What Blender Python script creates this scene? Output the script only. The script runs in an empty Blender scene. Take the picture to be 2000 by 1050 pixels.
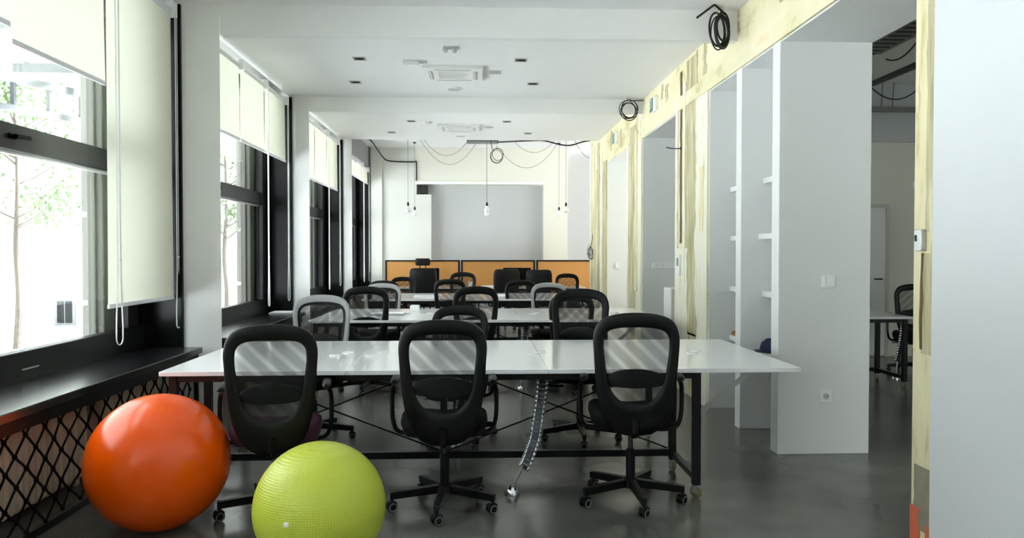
import bpy, bmesh, math, random
from mathutils import Vector, Matrix
random.seed(7)
sc = bpy.context.scene
COL = sc.collection
PI = math.pi

# ------------------------------------------------------------------ camera, sky, exposure
F_PX, YAW, PITCH = 1500.0, 0.0436, 0.0207
cam = bpy.data.cameras.new('camera')
cam.sensor_width = 36.0
cam.lens = 36.0 * F_PX / 2000.0
cam.clip_start = 0.05
cam.clip_end = 300
camo = bpy.data.objects.new('camera', cam)
camo.location = (0, 0, 1.4)
camo.rotation_euler = (PI / 2 - PITCH, 0, -YAW)
COL.objects.link(camo)
sc.camera = camo

sc.view_settings.view_transform = 'Standard'
sc.view_settings.look = 'None'
sc.view_settings.gamma = 1.0
sc.view_settings.use_curve_mapping = False
sc.view_settings.exposure = 1.34
sc.cycles.max_bounces = 12
sc.cycles.diffuse_bounces = 6
sc.cycles.transparent_max_bounces = 24
sc.cycles.sample_clamp_indirect = 8.0
sc.cycles.caustics_reflective = False
sc.cycles.caustics_refractive = False

world = bpy.data.worlds.new('overcast_sky')
sc.world = world
world.use_nodes = True
wn = world.node_tree
wn.nodes['Background'].inputs['Color'].default_value = (0.93, 0.975, 1.0, 1)
wn.nodes['Background'].inputs['Strength'].default_value = 2.3


sun = bpy.data.lights.new('hazy_sun', 'SUN')
sun.energy = 34.0
sun.angle = .2
sun.color = (1.0, 1.0, 1.0)
suno = bpy.data.objects.new('hazy_sun', sun)
suno.rotation_euler = Vector((-.62, -.2, -.95)).to_track_quat('-Z', 'Y').to_euler()
COL.objects.link(suno)


def portal(name, loc, rot, sx, sy):
    l = bpy.data.lights.new(name, 'AREA')
    l.shape = 'RECTANGLE'
    l.size, l.size_y = sx, sy
    l.cycles.is_portal = True
    o = bpy.data.objects.new(name, l)
    o.location = loc
    o.rotation_euler = rot
    COL.objects.link(o)


# ------------------------------------------------------------------ materials
def lin(c):
    return tuple(((x / 255) / 12.92 if x / 255 <= .04045 else ((x / 255 + .055) / 1.055) ** 2.4) for x in c) + (1,)


MATS = {}


def mat(name, rgb, rough=.5, metal=0.0, var=.06, scale=6.0, bump=0.0, bscale=60.0, spec=.5, stretch=(1, 1, 1), sheen=0):
    m = bpy.data.materials.new(name)
    m.use_nodes = True
    nt = m.node_tree
    b = nt.nodes['Principled BSDF']
    b.inputs['Roughness'].default_value = rough
    b.inputs['Metallic'].default_value = metal
    b.inputs['Specular IOR Level'].default_value = spec
    c = lin(rgb)
    tc = nt.nodes.new('ShaderNodeTexCoord')
    mp = nt.nodes.new('ShaderNodeMapping')
    mp.inputs['Scale'].default_value = stretch
    nt.links.new(tc.outputs['Object'], mp.inputs['Vector'])
    n = nt.nodes.new('ShaderNodeTexNoise')
    n.inputs['Scale'].default_value = scale
    n.inputs['Detail'].default_value = 4
    nt.links.new(mp.outputs['Vector'], n.inputs['Vector'])
    r = nt.nodes.new('ShaderNodeMix')
    r.data_type = 'RGBA'
    r.inputs['A'].default_value = tuple(max(0, x * (1 - var)) for x in c[:3]) + (1,)
    r.inputs['B'].default_value = tuple(min(1, x * (1 + var)) for x in c[:3]) + (1,)
    nt.links.new(n.outputs['Fac'], r.inputs['Factor'])
    nt.links.new(r.outputs['Result'], b.inputs['Base Color'])
    if bump:
        n2 = nt.nodes.new('ShaderNodeTexNoise')
        n2.inputs['Scale'].default_value = bscale
        n2.inputs['Detail'].default_value = 5
        nt.links.new(mp.outputs['Vector'], n2.inputs['Vector'])
        bp = nt.nodes.new('ShaderNodeBump')
        bp.inputs['Strength'].default_value = bump
        bp.inputs['Distance'].default_value = .01
        nt.links.new(n2.outputs['Fac'], bp.inputs['Height'])
        nt.links.new(bp.outputs['Normal'], b.inputs['Normal'])
    MATS[name] = m
    return m


def peel_mat(name, stops, sc_xyz, scale=1.0, detail=6, bump=.5):
    """old plaster: stretched noise through a colour ramp"""
    m = bpy.data.materials.new(name)
    m.use_nodes = True
    nt = m.node_tree
    b = nt.nodes['Principled BSDF']
    b.inputs['Roughness'].default_value = .9
    b.inputs['Specular IOR Level'].default_value = .2
    tc = nt.nodes.new('ShaderNodeTexCoord')
    mp = nt.nodes.new('ShaderNodeMapping')
    mp.inputs['Scale'].default_value = sc_xyz
    nt.links.new(tc.outputs['Object'], mp.inputs['Vector'])
    n = nt.nodes.new('ShaderNodeTexNoise')
    n.inputs['Scale'].default_value = scale
    n.inputs['Detail'].default_value = detail
    n.inputs['Roughness'].default_value = .62
    nt.links.new(mp.outputs['Vector'], n.inputs['Vector'])
    r = nt.nodes.new('ShaderNodeValToRGB')
    el = r.color_ramp.elements
    while len(el) < len(stops):
        el.new(.5)
    for e, (p, c) in zip(el, stops):
        e.position = p
        e.color = lin(c)
    nt.links.new(n.outputs['Fac'], r.inputs['Fac'])
    nt.links.new(r.outputs['Color'], b.inputs['Base Color'])
    bp = nt.nodes.new('ShaderNodeBump')
    bp.inputs['Strength'].default_value = bump
    bp.inputs['Distance'].default_value = .02
    nt.links.new(n.outputs['Fac'], bp.inputs['Height'])
    nt.links.new(bp.outputs['Normal'], b.inputs['Normal'])
    MATS[name] = m
    return m


mat('white_paint', (236, 236, 234), .75, var=.015, scale=2, bump=.05, bscale=200)
mat('ceiling_paint', (240, 240, 240), .8, var=.01, scale=2)
mat('drywall', (230, 231, 230), .7, var=.012, scale=2)
mat('rear_fill_cut', (120, 118, 114), .8, var=.05, scale=2)  # dark tone set to cut bounce onto faces turned to the camera
mat('lining_paint', (218, 220, 222), .7, var=.012, scale=2)
mat('grey_wall', (192, 194, 195), .8, var=.02, scale=2)
mat('dark_grey_wall', (138, 139, 141), .8, var=.03, scale=2)  # darker grey for the wall over the farthest window
mat('end_wall', (216, 216, 210), .8, var=.02, scale=2)
mat('warm_wall', (226, 224, 212), .8, var=.02, scale=2)
mat('black_frame', (16, 17, 19), .36, spec=.3, var=.15, scale=8)
mat('black_gloss', (10, 10, 12), .25, spec=.15, var=.15, scale=4)
mat('sill_black', (16, 17, 20), .23, spec=.9, var=.2, scale=5, bump=.02, bscale=40)
mat('black_metal', (9, 9, 10), .38, spec=.35, var=.15, scale=12)
mat('black_plastic', (8, 8, 9), .45, spec=.3, var=.1, scale=20, bump=.06, bscale=500)
mat('grey_plastic', (168, 169, 170), .42, var=.05, scale=20)
mat('seat_fabric', (18, 18, 20), .9, var=.2, scale=80, bump=.25, bscale=600, spec=.2)
mat('plum_fabric', (66, 38, 52), .85, var=.2, scale=80, bump=.25, bscale=600, spec=.2)
mat('leather', (10, 10, 11), .45, spec=.3, var=.15, scale=12, bump=.1, bscale=150)
mat('wheel_grey', (122, 124, 126), .4, var=.05)
mat('caster_rubber', (128, 126, 92), .5, var=.08)
mat('chrome', (225, 227, 230), .16, 1.0, var=.04)
mat('chrome_dark', (70, 74, 78), .3, .8, var=.1)
mat('desk_white', (243, 244, 246), .12, var=.01, scale=3)
mat('white_plastic', (240, 240, 238), .35, var=.01)
mat('pale_steel', (214, 214, 212), .35, .2, var=.03)
mat('rope', (16, 15, 15), .85, var=.25, scale=120, bump=.5, bscale=400, spec=.2)
mat('radiator_paint', (224, 205, 178), .5, var=.05, scale=10)
mat('under_wall', (150, 128, 112), .8, var=.12, scale=5, bump=.2, bscale=60)
mat('orange_vinyl', (255, 92, 0), .22, var=.03, scale=5)
mat('cord_white', (235, 235, 235), .5, var=.02)
mat('cable_black', (14, 14, 14), .6, var=.1)
mat('cable_grey', (120, 118, 110), .6, var=.1)
mat('cable_yellow', (190, 170, 50), .6, var=.1)
mat('cork', (206, 148, 84), .85, var=.06, scale=120, bump=.1, bscale=300)
mat('alu', (190, 192, 194), .35, .7, var=.03)
mat('screen_black', (9, 9, 10), .22, var=.1)
mat('exit_green', (40, 128, 92), .5, var=.05)
mat('blue_felt', (28, 34, 66), .85, var=.2, scale=40, bump=.2, bscale=200)
mat('brown_card', (150, 108, 60), .8, var=.1)
mat('paper', (238, 238, 242), .6, var=.01)
mat('red_plastic', (190, 40, 30), .4)
mat('dark_slot', (26, 26, 27), .6)
mat('grille_grey', (196, 196, 192), .6)
mat('concrete', (98, 97, 90), .9, var=.22, scale=3, bump=.4, bscale=30, stretch=(6, 6, .8))
mat('steel_grey', (118, 120, 122), .5, var=.1)
mat('canopy_steel', (58, 61, 66), .6, var=.1)
mat('facade', (225, 224, 220), .85, var=.04, scale=1)
mat('paving', (200, 202, 206), .9, var=.08, scale=2)
mat('bark', (66, 58, 50), .9, var=.25, scale=12, bump=.5, bscale=30)
mat('leaf', (52, 82, 26), .6, var=.25, scale=3)
mat('tray_zinc', (128, 130, 128), .4, .6, var=.1, scale=20)
mat('blue_bag', (70, 84, 104), .7, var=.2, scale=8)
mat('brown_chase', (112, 92, 58), .95, var=.3, scale=10, bump=.7, bscale=40)
mat('red_paint', (214, 108, 74), .8, var=.2, scale=14)
mat('grey_render', (150, 142, 122), .95, var=.25, scale=14, bump=.7, bscale=50)
peel_mat('peeled_wall', [(0.0, (150, 138, 96)), (.40, (190, 179, 138)), (.47, (230, 221, 188)), (.56, (232, 224, 190)), (.66, (238, 233, 214)), (1.0, (214, 204, 164))], (1, 5.0, .5), 1.6)
peel_mat('khaki_plaster', [(0.0, (140, 128, 92)), (.38, (172, 162, 124)), (.5, (194, 186, 152)), (.6, (204, 196, 162)), (.66, (232, 225, 196)), (1.0, (238, 233, 212))], (1, 7.0, .8), 2.0, 7)
peel_mat('cream_plaster', [(0.0, (186, 174, 130)), (.36, (204, 193, 150)), (.43, (226, 216, 176)), (.6, (232, 223, 188)), (1.0, (238, 232, 208))], (1, 6.0, .9), 2.0, 7)
peel_mat('chalk_plaster', [(0.0, (186, 176, 138)), (.33, (212, 203, 168)), (.40, (232, 228, 208)), (.6, (236, 233, 218)), (1.0, (240, 238, 228))], (1, 6.0, 1.2), 2.0, 7)
peel_mat('lintel_wall', [(0.0, (176, 164, 120)), (.36, (206, 196, 154)), (.43, (226, 217, 180)), (.62, (234, 226, 198)), (.69, (233, 210, 168)), (.73, (226, 184, 134)), (1.0, (230, 220, 190))], (1, 1.1, 2.2), 1.3, 7)


# polished concrete floor
def floor_mat():
    m = bpy.data.materials.new('polished_concrete')
    m.use_nodes = True
    nt = m.node_tree
    b = nt.nodes['Principled BSDF']
    tc = nt.nodes.new('ShaderNodeTexCoord')
    n = nt.nodes.new('ShaderNodeTexNoise')
    n.inputs['Scale'].default_value = 1.0
    n.inputs['Detail'].default_value = 3
    n.inputs['Roughness'].default_value = .5
    nt.links.new(tc.outputs['Object'], n.inputs['Vector'])
    r = nt.nodes.new('ShaderNodeValToRGB')
    r.color_ramp.elements[0].position = .3
    r.color_ramp.elements[0].color = lin((70, 70, 66))
    r.color_ramp.elements[1].position = .75
    r.color_ramp.elements[1].color = lin((122, 121, 115))
    nt.links.new(n.outputs['Fac'], r.inputs['Fac'])
    nt.links.new(r.outputs['Color'], b.inputs['Base Color'])
    r2 = nt.nodes.new('ShaderNodeMapRange')
    r2.inputs['To Min'].default_value = .235
    r2.inputs['To Max'].default_value = .245
    nt.links.new(n.outputs['Fac'], r2.inputs['Value'])
    nt.links.new(r2.outputs['Result'], b.inputs['Roughness'])
    b.inputs['Specular IOR Level'].default_value = .85
    MATS['polished_concrete'] = m


floor_mat()


def glass_mat():
    m = bpy.data.materials.new('window_glass')
    m.use_nodes = True
    nt = m.node_tree
    nt.nodes.remove(nt.nodes['Principled BSDF'])
    out = nt.nodes['Material Output']
    t = nt.nodes.new('ShaderNodeBsdfTransparent')
    t.inputs['Color'].default_value = (.93, .96, .95, 1)
    g = nt.nodes.new('ShaderNodeBsdfGlossy')
    g.inputs['Roughness'].default_value = .02
    fr = nt.nodes.new('ShaderNodeLayerWeight')
    fr.inputs['Blend'].default_value = .5
    pw = nt.nodes.new('ShaderNodeMath'); pw.operation = 'POWER'; pw.inputs[1].default_value = 4.0
    nt.links.new(fr.outputs['Facing'], pw.inputs[0])
    mr = nt.nodes.new('ShaderNodeMapRange')
    mr.inputs['To Min'].default_value = .03
    mr.inputs['To Max'].default_value = .55
    nt.links.new(pw.outputs[0], mr.inputs['Value'])
    mx = nt.nodes.new('ShaderNodeMixShader')
    nt.links.new(mr.outputs['Result'], mx.inputs['Fac'])
    nt.links.new(t.outputs[0], mx.inputs[1])
    nt.links.new(g.outputs[0], mx.inputs[2])
    nt.links.new(mx.outputs[0], out.inputs['Surface'])
    MATS['window_glass'] = m


glass_mat()


def blind_mat():
    m = bpy.data.materials.new('blind_fabric')
    m.use_nodes = True
    nt = m.node_tree
    nt.nodes.remove(nt.nodes['Principled BSDF'])
    out = nt.nodes['Material Output']
    tc = nt.nodes.new('ShaderNodeTexCoord')
    n = nt.nodes.new('ShaderNodeTexNoise')
    n.inputs['Scale'].default_value = 300
    nt.links.new(tc.outputs['Object'], n.inputs['Vector'])
    r = nt.nodes.new('ShaderNodeValToRGB')
    r.color_ramp.elements[0].color = lin((238, 238, 218))
    r.color_ramp.elements[1].color = lin((248, 248, 232))
    nt.links.new(n.outputs['Fac'], r.inputs['Fac'])
    d = nt.nodes.new('ShaderNodeBsdfDiffuse')
    t = nt.nodes.new('ShaderNodeBsdfTranslucent')
    nt.links.new(r.outputs['Color'], d.inputs['Color'])
    nt.links.new(r.outputs['Color'], t.inputs['Color'])
    mx = nt.nodes.new('ShaderNodeMixShader')
    mx.inputs['Fac'].default_value = .12
    nt.links.new(d.outputs[0], mx.inputs[1])
    nt.links.new(t.outputs[0], mx.inputs[2])
    nt.links.new(mx.outputs[0], out.inputs['Surface'])
    MATS['blind_fabric'] = m


blind_mat()


def mesh_fabric(name, ang, freq, open_):
    """woven chair mesh: fine threads with gaps that let light through"""
    m = bpy.data.materials.new(name)
    m.use_nodes = True
    nt = m.node_tree
    b = nt.nodes['Principled BSDF']
    b.inputs['Base Color'].default_value = lin((16, 16, 18))
    b.inputs['Roughness'].default_value = .7
    out = nt.nodes['Material Output']
    tc = nt.nodes.new('ShaderNodeTexCoord')
    sx = nt.nodes.new('ShaderNodeSeparateXYZ')
    nt.links.new(tc.outputs['Object'], sx.inputs[0])
    a = nt.nodes.new('ShaderNodeMath'); a.operation = 'MULTIPLY'; a.inputs[1].default_value = math.cos(ang) * freq * 2 * PI
    c = nt.nodes.new('ShaderNodeMath'); c.operation = 'MULTIPLY'; c.inputs[1].default_value = math.sin(ang) * freq * 2 * PI
    nt.links.new(sx.outputs['X'], a.inputs[0])
    nt.links.new(sx.outputs['Z'], c.inputs[0])
    s = nt.nodes.new('ShaderNodeMath'); s.operation = 'ADD'
    nt.links.new(a.outputs[0], s.inputs[0]); nt.links.new(c.outputs[0], s.inputs[1])
    co = nt.nodes.new('ShaderNodeMath'); co.operation = 'SINE'
    nt.links.new(s.outputs[0], co.inputs[0])
    mr = nt.nodes.new('ShaderNodeMapRange')
    mr.inputs['From Min'].default_value = -math.cos(PI * open_ - .0) * -1 - .12
    mr.inputs['From Max'].default_value = math.cos(PI * open_) + .12
    mr.inputs['To Min'].default_value = .04
    mr.inputs['To Max'].default_value = .97
    nt.links.new(co.outputs[0], mr.inputs['Value'])
    t = nt.nodes.new('ShaderNodeBsdfTransparent')
    mx = nt.nodes.new('ShaderNodeMixShader')
    nt.links.new(mr.outputs['Result'], mx.inputs['Fac'])
    nt.links.new(b.outputs[0], mx.inputs[1])
    nt.links.new(t.outputs[0], mx.inputs[2])
    nt.links.new(mx.outputs[0], out.inputs['Surface'])
    MATS[name] = m


mesh_fabric('chair_mesh', .70, 420, .72)
mesh_fabric('chair_mesh_lining', .6967, 404.5, .72)


def green_ball_mat():
    m = mat('green_vinyl', (204, 214, 72), .25, var=.03, scale=4)
    nt = m.node_tree
    b = nt.nodes['Principled BSDF']
    tc = nt.nodes.new('ShaderNodeTexCoord')
    sx = nt.nodes.new('ShaderNodeSeparateXYZ')
    nt.links.new(tc.outputs['Object'], sx.inputs[0])
    hs = []
    at = nt.nodes.new('ShaderNodeMath'); at.operation = 'ARCTAN2'
    nt.links.new(sx.outputs['Y'], at.inputs[0]); nt.links.new(sx.outputs['X'], at.inputs[1])
    for src, fq in ((at.outputs[0], 150.0), (sx.outputs['Z'], 620.0)):
        q = nt.nodes.new('ShaderNodeMath'); q.operation = 'MULTIPLY'; q.inputs[1].default_value = fq
        nt.links.new(src, q.inputs[0])
        s = nt.nodes.new('ShaderNodeMath'); s.operation = 'SINE'
        nt.links.new(q.outputs[0], s.inputs[0])
        hs.append(s)
    p = nt.nodes.new('ShaderNodeMath'); p.operation = 'MAXIMUM'
    nt.links.new(hs[0].outputs[0], p.inputs[0]); nt.links.new(hs[1].outputs[0], p.inputs[1])
    bp = nt.nodes.new('ShaderNodeBump')
    bp.inputs['Strength'].default_value = .35
    bp.inputs['Distance'].default_value = .002
    nt.links.new(p.outputs[0], bp.inputs['Height'])
    nt.links.new(bp.outputs['Normal'], b.inputs['Normal'])


green_ball_mat()

# ------------------------------------------------------------------ mesh helpers
ORG = {}


class MB:
    def __init__(s):
        s.v = []
        s.f = []

    def add(s, vs, fs):
        o = len(s.v)
        s.v += [tuple(p) for p in vs]
        s.f += [tuple(i + o for i in f) for f in fs]
        return s

    def box(s, x0, x1, y0, y1, z0, z1):
        return s.add([(x0, y0, z0), (x1, y0, z0), (x1, y1, z0), (x0, y1, z0), (x0, y0, z1), (x1, y0, z1), (x1, y1, z1), (x0, y1, z1)],
                     [(0, 3, 2, 1), (4, 5, 6, 7), (0, 1, 5, 4), (1, 2, 6, 5), (2, 3, 7, 6), (3, 0, 4, 7)])

    def beam(s, a, b, w, h, up=(0, 0, 1)):
        """rectangular bar from a to b, w across, h along 'up'"""
        a, b = Vector(a), Vector(b)
        d = (b - a).normalized()
        u = Vector(up)
        x = d.cross(u)
        if x.length < 1e-4:
            x = d.cross(Vector((1, 0, 0)))
        x.normalize()
        u = x.cross(d)
        vs = []
        for p in (a, b):
            for i, j in ((-1, -1), (1, -1), (1, 1), (-1, 1)):
                vs.append(p + x * (w / 2 * i) + u * (h / 2 * j))
        return s.add(vs, [(0, 1, 2, 3), (7, 6, 5, 4), (0, 4, 5, 1), (1, 5, 6, 2), (2, 6, 7, 3), (3, 7, 4, 0)])

    def tube(s, pts, r, n=8, closed=False, r2=None):
        pts = [Vector(p) for p in pts]
        m = len(pts)
        rings = []
        ref = None
        for i, p in enumerate(pts):
            if closed:
                d = pts[(i + 1) % m] - pts[i - 1]
            else:
                d = pts[min(i + 1, m - 1)] - pts[max(i - 1, 0)]
            if d.length < 1e-9:
                d = Vector((0, 0, 1))
            d.normalize()
            if ref is None:
                ref = Vector((0, 0, 1)) if abs(d.z) < .9 else Vector((1, 0, 0))
            x = d.cross(ref)
            if x.length < 1e-4:
                x = d.cross(Vector((0, 1, 0)))
            x.normalize()
            y = x.cross(d).normalized()
            ref = y
            rr = r if r2 is None else r + (r2 - r) * i / max(1, m - 1)
            rings.append([p + x * (rr * math.cos(2 * PI * k / n)) + y * (rr * math.sin(2 * PI * k / n)) for k in range(n)])
        vs = [q for R in rings for q in R]
        fs = []
        for i in range(m if closed else m - 1):
            for k in range(n):
                a = i * n + k
                b = i * n + (k + 1) % n
                j = ((i + 1) % m) * n
                fs.append((a, b, j + (k + 1) % n, j + k))
        if not closed:
            fs.append(tuple(range(n))[::-1])
            fs.append(tuple((m - 1) * n + k for k in range(n)))
        return s.add(vs, fs)

    def lathe(s, prof, c=(0, 0, 0), n=24, axis='z', cap=True):
        vs, fs = [], []
        m = len(prof)
        for r, z in prof:
            for k in range(n):
                a = 2 * PI * k / n
                p = (r * math.cos(a), r * math.sin(a), z)
                if axis == 'x':
                    p = (p[2], p[0], p[1])
                elif axis == 'y':
                    p = (p[1], p[2], p[0])
                vs.append((p[0] + c[0], p[1] + c[1], p[2] + c[2]))
        for i in range(m - 1):
            for k in range(n):
                fs.append((i * n + k, i * n + (k + 1) % n, (i + 1) * n + (k + 1) % n, (i + 1) * n + k))
        if cap and prof[0][0] > 1e-6:
            fs.append(tuple(range(n))[::-1])
        if cap and prof[-1][0] > 1e-6:
            fs.append(tuple((m - 1) * n + k for k in range(n)))
        return s.add(vs, fs)

    def sphere(s, c, r, n=16, m=10, sz=1):
        pr = [(max(1e-7, r * math.sin(PI * i / m)), -r * sz * math.cos(PI * i / m)) for i in range(m + 1)]
        return s.lathe(pr, c, n)

    def loft(s, rings, cap=True):
        n = len(rings[0])
        vs = [p for R in rings for p in R]
        fs = []
        for i in range(len(rings) - 1):
            for k in range(n):
                fs.append((i * n + k, i * n + (k + 1) % n, (i + 1) * n + (k + 1) % n, (i + 1) * n + k))
        if cap:
            fs.append(tuple(range(n))[::-1])
            fs.append(tuple((len(rings) - 1) * n + k for k in range(n)))
        return s.add(vs, fs)

    def mesh(s, name, m, smooth=True, ang=.6, off=(0, 0, 0)):
        me = bpy.data.meshes.new(name)
        ox, oy, oz = off
        me.from_pydata([(x - ox, y - oy, z - oz) for x, y, z in s.v], [], s.f)
        bm = bmesh.new()
        bm.from_mesh(me)
        bmesh.ops.remove_doubles(bm, verts=bm.verts, dist=1e-6)
        bmesh.ops.recalc_face_normals(bm, faces=bm.faces)
        bm.to_mesh(me)
        bm.free()
        if smooth:
            for p in me.polygons:
                p.use_smooth = True
            me.set_sharp_from_angle(angle=ang)
        me.materials.append(MATS[m])
        return me

    def build(s, name, m, parent=None, smooth=True, bevel=0, ang=.6):
        off = ORG.get(parent.name, (0, 0, 0)) if parent else (0, 0, 0)
        me = s.mesh(name, m, smooth, ang, off)
        o = bpy.data.objects.new(name, me)
        COL.objects.link(o)
        if parent:
            o.parent = parent
            ORG[o.name] = off
        if bevel:
            md = o.modifiers.new('bevel', 'BEVEL')
            md.width = bevel
            md.segments = 2
            md.limit_method = 'ANGLE'
            md.angle_limit = .7
        return o

    def thing(s, name, m, label, cat, group=None, kind=None, bevel=0, base=None):
        """a thing that is one mesh; origin at its base"""
        if base is None:
            base = (sum(p[0] for p in s.v) / len(s.v), sum(p[1] for p in s.v) / len(s.v), min(p[2] for p in s.v))
        me = s.mesh(name, m, off=base)
        o = bpy.data.objects.new(name, me)
        o.location = base
        COL.objects.link(o)
        ORG[o.name] = base
        if bevel:
            md = o.modifiers.new('bevel', 'BEVEL')
            md.width = bevel
            md.segments = 2
            md.limit_method = 'ANGLE'
            md.angle_limit = .7
        return tag(o, label, cat, group, kind)


def tag(o, label=None, cat=None, group=None, kind=None):
    if label:
        o['label'] = label
    if cat:
        o['category'] = cat
    if group:
        o['group'] = group
    if kind:
        o['kind'] = kind
    return o


def root(name, loc, label, cat, group=None, kind=None, rz=0):
    o = bpy.data.objects.new(name, None)
    o.location = loc
    o.rotation_euler = (0, 0, rz)
    o.empty_display_size = .1
    COL.objects.link(o)
    ORG[o.name] = tuple(loc)
    return tag(o, label, cat, group, kind)


def lroot(*a, **k):
    """root whose parts are written in local coordinates"""
    o = root(*a, **k)
    ORG[o.name] = (0, 0, 0)
    return o


def dup(o, parent=None):
    c = o.copy()
    COL.objects.link(c)
    c.parent = parent
    ORG[c.name] = ORG.get(o.name, (0, 0, 0))
    for ch in list(o.children):
        dup(ch, c)
    return c


def inst(name, me, parent, loc=(0, 0, 0), rot=(0, 0, 0)):
    o = bpy.data.objects.new(name, me)
    COL.objects.link(o)
    o.parent = parent
    o.location = loc
    o.rotation_euler = rot
    return o


def catmull(P, k=6, closed=True):
    out = []
    n = len(P)
    for i in range(n if closed else n - 1):
        p = [Vector(P[(i + j) % n] if closed else P[max(0, min(n - 1, i + j))]) for j in (-1, 0, 1, 2)]
        for q in range(k):
            t = q / k
            out.append(.5 * ((2 * p[1]) + (p[2] - p[0]) * t + (2 * p[0] - 5 * p[1] + 4 * p[2] - p[3]) * t * t + (3 * p[1] - p[0] - 3 * p[2] + p[3]) * t ** 3))
    if not closed:
        out.append(Vector(P[-1]))
    return out


def struct(name, mb, m, label, cat, bevel=0):
    o = mb.build(name, m, bevel=bevel)
    return tag(o, label, cat, None, 'structure')


# ------------------------------------------------------------------ the shell
XR, XR2 = 2.075, 2.725          # right wall: room face and far face
XW = -2.63                      # window plane
ZC = 3.335                      # hung ceiling
YB = 16.6                       # back wall
YC = [-4.55, -1.0, 2.55, 6.1, 9.65, 13.2, 16.58]
XCOL = [-2.0, -2.0, -2.0, -2.01, -2.095, -2.15, -2.29]

struct('floor', MB().box(-2.75, 7.6, -4.7, YB + .2, -.15, 0), 'polished_concrete', 'dark polished concrete floor with cloudy grey patches', 'floor')

ceil = struct('ceiling', MB().box(-2.75, 7.6, -4.7, YB + .2, 3.66, 3.86), 'ceiling_paint', 'smooth white ceiling hung in bays between shallow beams', 'ceiling')
MB().box(-2.34, XR, -4.6, 6.1, ZC, ZC + .12).build('ceiling_panel', 'ceiling_paint', ceil)
MB().box(-2.34, XR, 6.1, 9.65, ZC, ZC + .12).build('ceiling_panel', 'ceiling_paint', ceil)
MB().box(-2.34, XR, 9.65, 13.22, ZC, ZC + .12).build('ceiling_panel', 'ceiling_paint', ceil)
MB().box(-2.005, XR, 6.1, 6.19, 3.098, ZC + .05).build('beam', 'white_paint', ceil)
MB().box(-2.09, XR, 9.65, 9.74, 3.158, ZC + .05).build('beam', 'white_paint', ceil)
MB().box(-1.995, XR, 2.55, 2.64, 3.098, ZC + .05).build('beam', 'white_paint', ceil)
ap = MB()
for a, b in (((-.5, 7.1, ZC), (.05, 7.1, ZC)), ((-.5, 7.65, ZC), (.05, 7.65, ZC)), ((-.5, 7.1, ZC), (-.5, 7.65, ZC)), ((.05, 7.1, ZC), (.05, 7.65, ZC))):
    ap.beam(a, b, .004, .002)
ap.build('access_panel_edge', 'white_plastic', ceil)

# left wall: apron below the sills, head above the windows, columns
wl = struct('wall_left', MB().box(-2.78, XW - .02, -4.7, YB + .2, 0, .66), 'under_wall', 'low wall under the windows on the left side', 'wall')
MB().box(-2.78, -2.6, -4.7, 13.3, 3.34, 3.7).build('window_head', 'white_paint', wl)
MB().box(-2.78, -2.34, 13.3, YB, 3.24, 3.66).build('window_head', 'dark_grey_wall', wl)
for y, xc in zip(YC, XCOL):
    if y > 16:
        continue
    ye = y + (.55 if y < 13 else .4)
    ring = [(-2.78, y), (-2.31, y), (xc, y), (-2.33, ye), (-2.78, ye)]
    m = MB()
    m.loft([[(a, b, 0) for a, b in ring], [(a, b, ZC if y < 13 else 3.66) for a, b in ring]])
    m.build('column', 'white_paint', wl)

# back wall with its recesses
wb = struct('wall_back', MB().box(-2.75, 7.6, YB + .25, YB + .45, 0, 3.86), 'grey_wall', 'far end wall behind the cork partitions, recessed grey panel', 'wall')
MB().box(-2.75, -1.33, YB, YB + .25, 0, 3.66).build('wall_panel', 'end_wall', wb)
MB().box(-1.33, 1.41, YB, YB + .25, 2.88, 3.66).build('wall_panel', 'warm_wall', wb)
MB().box(1.41, 1.93, YB, YB + .25, 0, 3.66).build('wall_panel', 'warm_wall', wb)
MB().box(-1.33, -1.02, YB, YB + .25, 0, 2.66).build('wall_panel', 'end_wall', wb)
MB().box(-1.36, 1.45, YB - .03, YB, 2.88, 2.94).build('ledge', 'white_paint', wb)
MB().box(-1.24, -1.1, YB + .06, YB + .25, 2.68, 2.86).build('dark_recess', 'dark_slot', wb)
MB().box(-2.29, -2.06, YB - .08, YB, 0, 3.66).build('pilaster', 'end_wall', wb)

# right wall: thick wall with openings and a shelf niche
wr = struct('wall_right', MB().box(XR, XR2, -4.7, 14.25, 2.865, 3.7), 'lintel_wall', 'old plaster wall on the right with tall openings and peeled piers', 'wall')
for a, b in ((6.85, 8.0), (9.67, 10.63), (12.34, 14.25)):
    MB().box(XR, XR2, a, b, 0, 2.865).build('pier', 'peeled_wall', wr)
    # smooth white jamb lining on the side towards the door openings
    MB().box(XR + .004, XR2 + .004, a - .012, a, 0, 2.865).build('jamb_lining', 'drywall', wr)
for a, b in ((5.23, 5.36), (6.0, 6.12)):
    MB().box(XR, XR2, a, b, 0, 2.865).build('partition_panel', 'drywall', wr, bevel=.004)
MB().box(XR2 - .06, XR2, 5.3, 6.9, 0, 2.865).build('niche_back', 'drywall', wr)
for a, b in ((3.577, 5.23), (5.36, 6.0), (6.12, 6.838), (8.0, 9.658), (10.63, 12.328)):
    MB().box(XR + .01, XR2, a, b, 2.855, 2.866).build('soffit_lining', 'drywall', wr)
# lower band of the lintel stands a little proud
MB().box(XR - .012, XR, 3.45, 8.02, 2.865, 3.0).build('lintel_band', 'lintel_wall', wr)
# near pier and the new lining boards beside the camera
MB().box(XR, XR2, 3.3, 3.577, 0, 2.865).build('pier', 'cream_plaster', wr)
MB().box(XR, XR2, -4.7, 3.3, 0, 2.865).build('pier', 'drywall', wr)
MB().box(XR - .012, XR, -4.6, 3.412, 0, ZC).build('lining_board', 'lining_paint', wr, bevel=.002)


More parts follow.
